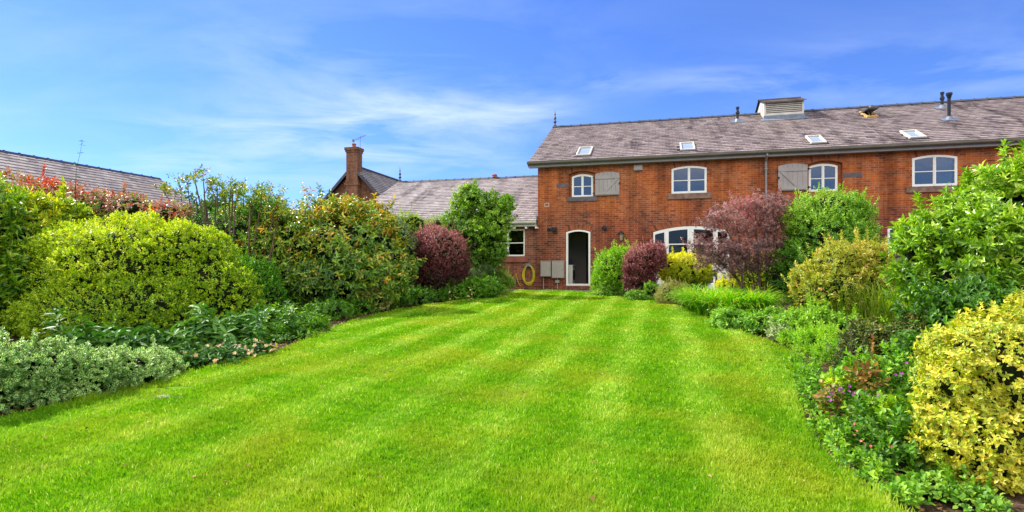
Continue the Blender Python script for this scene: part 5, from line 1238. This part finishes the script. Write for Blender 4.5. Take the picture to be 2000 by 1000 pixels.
# strap leaved clumps
def strap_clump(name, label, cat, lst, n, L0, w0, mat, arch=.34, up0=72, tone=(.5, .2)):
    r = np.random.default_rng(len(label)); Ps, azs = [], []
    for (px, py, rad) in lst:
        x, y = on_ground(px, py); m = n//len(lst); a = r.uniform(0, 6.283, m); q = rad*np.sqrt(r.random(m)); X = x+np.cos(a)*q; Y_ = y+np.sin(a)*q
        Ps.append(np.stack([X, Y_, gz(Y_)+.01], 1)); azs.append(a+r.normal(0, .6, m))
    P = np.concatenate(Ps); az = np.concatenate(azs); m = len(P); c = P.mean(0); root = tag(empty(name, tuple(float(v) for v in c)), label, cat)
    ribbons('leaves', P, az, L0*r.uniform(.6, 1.15, m), w0*r.uniform(.7, 1.2, m), arch, mat, root, tuple(root.location), r, up0=up0, tone=tone); return root
strap_clump('daylily_clump', 'fountain of arching bright green strap leaves below the purple maple', 'plant', [(1385, 618, .26), (1430, 622, .30), (1360, 608, .24), (1470, 622, .28), (1410, 612, .3)], 2800, 1.05, .015, LF['strap'], .40, 76, (.62, .22))
strap_clump('dark_sedge_clump', 'darker arching grass clump behind the bright strap leaves', 'plant', [(1430, 602, .3), (1465, 600, .3)], 500, .8, .008, LF['strap'], .34, 75, (.2, .15))
rs = strap_clump('upright_rush_clump', 'upright thin stemmed grassy plants in front of the cream leaved shrub', 'plant', [(1660, 655, .32), (1720, 660, .34), (1780, 665, .34), (1630, 650, .25), (1830, 672, .3), (1750, 645, .35)], 4200, 1.0, .010, LF['rush'], .10, 80, (.45, .22))
mound('geranium_mound', 'low fresh green rounded leaf mound right of the strap leaves at the lawn edge', [(1440, 628, 50, 26, 10.8), (1500, 632, 50, 26, 10.2), (1560, 636, 46, 26, 9.6), (1410, 620, 30, 18, 11.4)], LF['geranium'], 1800, 6, .055, .040, a=(60, 100), tone=(.6, .22))
mound('silver_groundcover', 'low silvery green patch at the lawn edge beyond the feathery green plant', [(1525, 650, 26, 14, 9.4), (1590, 632, 40, 16, 9.8)], LF['grey_green'], 420, 6, .06, .028, tone=(.8, .2))
mound('feathery_green_plant', 'feathery yellow green plant spilling on the lawn edge halfway along the right border', [(1600, 680, 52, 36, 8.3), (1560, 668, 34, 22, 8.8), (1630, 700, 40, 34, 7.6)], LF['bright_green'], 2600, 7, .05, .012, a=(20, 70), shoot=1.5, tone=(.75, .2))
mound('leafy_perennial', 'bushy mid green perennial between the feathery plant and the upright rushes', [(1610, 640, 44, 34, 8.9), (1660, 650, 44, 34, 8.6), (1570, 630, 34, 26, 9.4)], LF['geranium'], 1300, 6, .06, .03, tone=(.7, .25))
mound('tall_perennial', 'tall yellow green leafy perennial in front of the rhododendron foot', [(1840, 650, 50, 56, 7.0), (1800, 640, 34, 36, 7.6)], LF['mid_green'], 1500, 7, .07, .022, a=(30, 80), shoot=1.6, tone=(.75, .25))
mound('bronze_perennial', 'tangled bronze and red leaved perennial left of the rhododendron', [(1710, 672, 60, 46, 6.9), (1765, 680, 56, 54, 6.6), (1670, 690, 42, 40, 6.9), (1800, 655, 46, 44, 6.8)], LF['bronze'], 1900, 6, .050, .020, tone=(.32, .3), lo=.3, amp=.4)
mound('dark_foliage_plant', 'mid green leafy perennials behind the golden shrub, under the rhododendron', [(1850, 640, 70, 60, 6.6), (1900, 600, 70, 50, 6.6), (1800, 700, 50, 50, 6.2)], LF['mid_green'], 1300, 7, .085, .035, tone=(.35, .25))
vg = mound('violet_geranium', 'green perennial with small violet flowers beside the golden variegated shrub', [(1700, 780, 68, 76, 5.2), (1750, 750, 58, 72, 5.3), (1660, 788, 50, 62, 5.3), (1740, 835, 68, 68, 4.7), (1625, 770, 34, 50, 5.5)], LF['geranium'], 1500, 6, .060, .036, tone=(.5, .25), lo=.5)
r = np.random.default_rng(17); vp_ = np.array([P3(1650+r.normal(0, 14), 768+r.normal(0, 8), 4.6) for i in range(9)]+[P3(1690+r.normal(0, 14), 775+r.normal(0, 10), 4.6) for i in range(8)]+[P3(1765+r.normal(0, 14), 728+r.normal(0, 8), 4.8) for i in range(5)])
flowers('flowers', vp_, .016, LF['violet'], vg, tuple(vg.location), r)
eu = mound('euphorbia_clump', 'acid yellow green flower heads standing above the violet flowers', [(1728, 715, 26, 18, 5.6), (1640, 752, 30, 14, 5.2), (1690, 756, 20, 12, 5.2), (1745, 800, 34, 26, 4.7), (1695, 848, 18, 14, 4.4), (1700, 735, 24, 14, 5.3)], LF['euphorbia'], 900, 7, .024, .016, core_s=0, lo=.3, tone=(.6, .25), up=1)
b_ = tuple(eu.location)
for (a, b, c) in ((1728, 725, 5.6), (1640, 760, 5.2), (1690, 765, 5.2), (1745, 815, 4.7), (1695, 858, 4.4)): stem(eu, [(a, b, c, .006), (a+8, b+90, c, .008)], b_, 'stem', 'twig')
mound('crinkled_alchemilla', 'small blue green crinkled plant at the bed corner where the lawn bulges right', [(1578, 748, 30, 34, 6.4), (1600, 770, 30, 30, 6.0)], LF['geranium'], 480, 6, .05, .04, tone=(.65, .25))
pk = mound('purple_leaved_heuchera', 'dusky purple leaved plant among the violet flowers', [(1690, 740, 30, 26, 5.0), (1620, 780, 22, 40, 4.9)], LF['bronze'], 60, 5, .07, .035, tone=(.6, .25), core_s=0)
dk = mound('leafy_anemone', 'dark lobed leaves low in front of the golden variegated shrub', [(1700, 880, 60, 46, 4.15), (1760, 900, 66, 50, 3.9), (1660, 850, 40, 34, 4.6), (1800, 870, 56, 66, 4.0)], LF['epimedium'], 900, 6, .060, .030, tone=(.35, .25))
P_, _A = scatter(lobes3([(1730, 850, 60, 30, 3.9)], .8), 8, r, .9); flowers('flowers', P_, .012, LF['rose'], dk, tuple(dk.location), r)
mound('creeping_edge_plant', 'small fresh green leaves creeping over the soil at the bottom right', [(1830, 960, 60, 34, 3.45), (1900, 985, 60, 30, 3.3), (1730, 950, 36, 16, 3.7), (1780, 965, 40, 22, 3.55)], LF['epimedium'], 700, 5, .036, .026, tone=(.6, .25), lo=.4)
shrub('golden_variegated_euonymus', 'dense golden yellow variegated shrub in the bottom right corner', 'shrub',
      [(1975, 760, 170, 165, 3.9), (1880, 800, 85, 110, 3.8), (2030, 690, 120, 115, 4.0), (1930, 870, 120, 110, 3.7), (1865, 740, 60, 66, 3.95), (2000, 900, 130, 100, 3.7), (1950, 670, 80, 52, 4.0)],
      LF['gold_eu'], 7800, 8, .036, .019, True, dr=.8, lo=.76, amp=.15, freq=9, shoots=.012, sl=.6, tone=(.40, .28), patch=.3, a=(35, 95), shoot=1.1, core_s=.68)
# plants spilling to the lawn edge, and leaf litter on the bare soil
mound('edge_groundcover', 'scrappy green and yellow seedlings on the bare soil along the right lawn edge', [(a, b, c, d, 1650/(b+16-492)) for a, b, c, d in ((1590, 790, 22, 22), (1606, 828, 24, 22), (1640, 868, 32, 26), (1582, 765, 22, 24), (1676, 905, 36, 26), (1712, 935, 34, 22), (1760, 965, 44, 24), (1572, 716, 30, 22), (1594, 745, 30, 24), (1625, 850, 26, 22))], LF['geranium'], 950, 5, .040, .026, tone=(.6, .3), core_s=0)
def litter():
    r = np.random.default_rng(77); n = 60000; X = r.uniform(-7, 7, n); Y = r.uniform(3, 19, n)
    k = ~inside(X, Y, lawn_poly) ; e = np.array(edge)
    X, Y = X[k], Y[k]; d = np.full(len(X), 9.)
    for q in e[::3]: d = np.minimum(d, np.hypot(X-q[0], Y-q[1]))
    k = d < .75; X, Y = X[k], Y[k]; m0 = len(X)
    X = np.concatenate([X, r.uniform(-4, 3.5, 260)]); Y = np.concatenate([Y, r.uniform(3.2, 12, 260)]); n = len(X)   # a few bits blown on the turf
    C = np.stack([X, Y, gz(Y)+r.uniform(.004, .02, n)+np.where(np.arange(n) >= m0, .055, 0)*inside(X, Y, lawn_poly)], 1); a = r.uniform(0, 6.28, n)
    D = np.stack([np.cos(a), np.sin(a), r.normal(0, .25, n)], 1); Nn = np.array([0, 0, 1.])+r.normal(size=(n, 3))*.4
    V, T, uv, nf = leaves(C, D, Nn, r.uniform(.02, .055, n), r.uniform(.008, .028, n), SMALL)
    o = nmesh('leaf_litter', V, T, uv, np.repeat(r.random(n), nf), LF['litter']); tag(o, 'dry brown leaf litter scattered over the bed soil', 'leaf litter', kind='stuff')
LF['litter'] = leafmat('dry_leaf', [(0, '#3c2a1c'), (.5, '#7a5c40'), (.85, '#a88c66'), (1, '#c8b48c')], .1, .7, .2)
litter()
# stone sunk in the turf at the left
sx, sy = on_ground(325, 781); st = tag(empty('sunken_stone', (sx, sy, ground_z(sy)+.028), R(-8)), 'grey stone sunk in the turf near the left lawn edge', 'stone')
lump(st, 'stone', M['soilstone'], .19, .085, .018, 2.2)
st.location.z -= .0
# thin dry twigs lying in the right bed
tw = tag(empty('dry_stems', (0, 0, 0)), 'few pale bare stems sticking out of the tangled bronze perennial', 'twigs'); c = P3(1700, 690, 6.6); tw.location = (c[0], 6.6, ground_z(6.6)); b_ = tuple(tw.location)
for (a, b, c2, d) in ((1668, 700, 1648, 650), (1672, 702, 1690, 655), (1660, 690, 1640, 712), (1666, 705, 1660, 640), (1740, 800, 1790, 830)): stem(tw, [(a, b+30, 6.3, .006), (a, b, 6.3, .006), (c2, d, 6.3, .003)], b_, 'twig', 'bark')
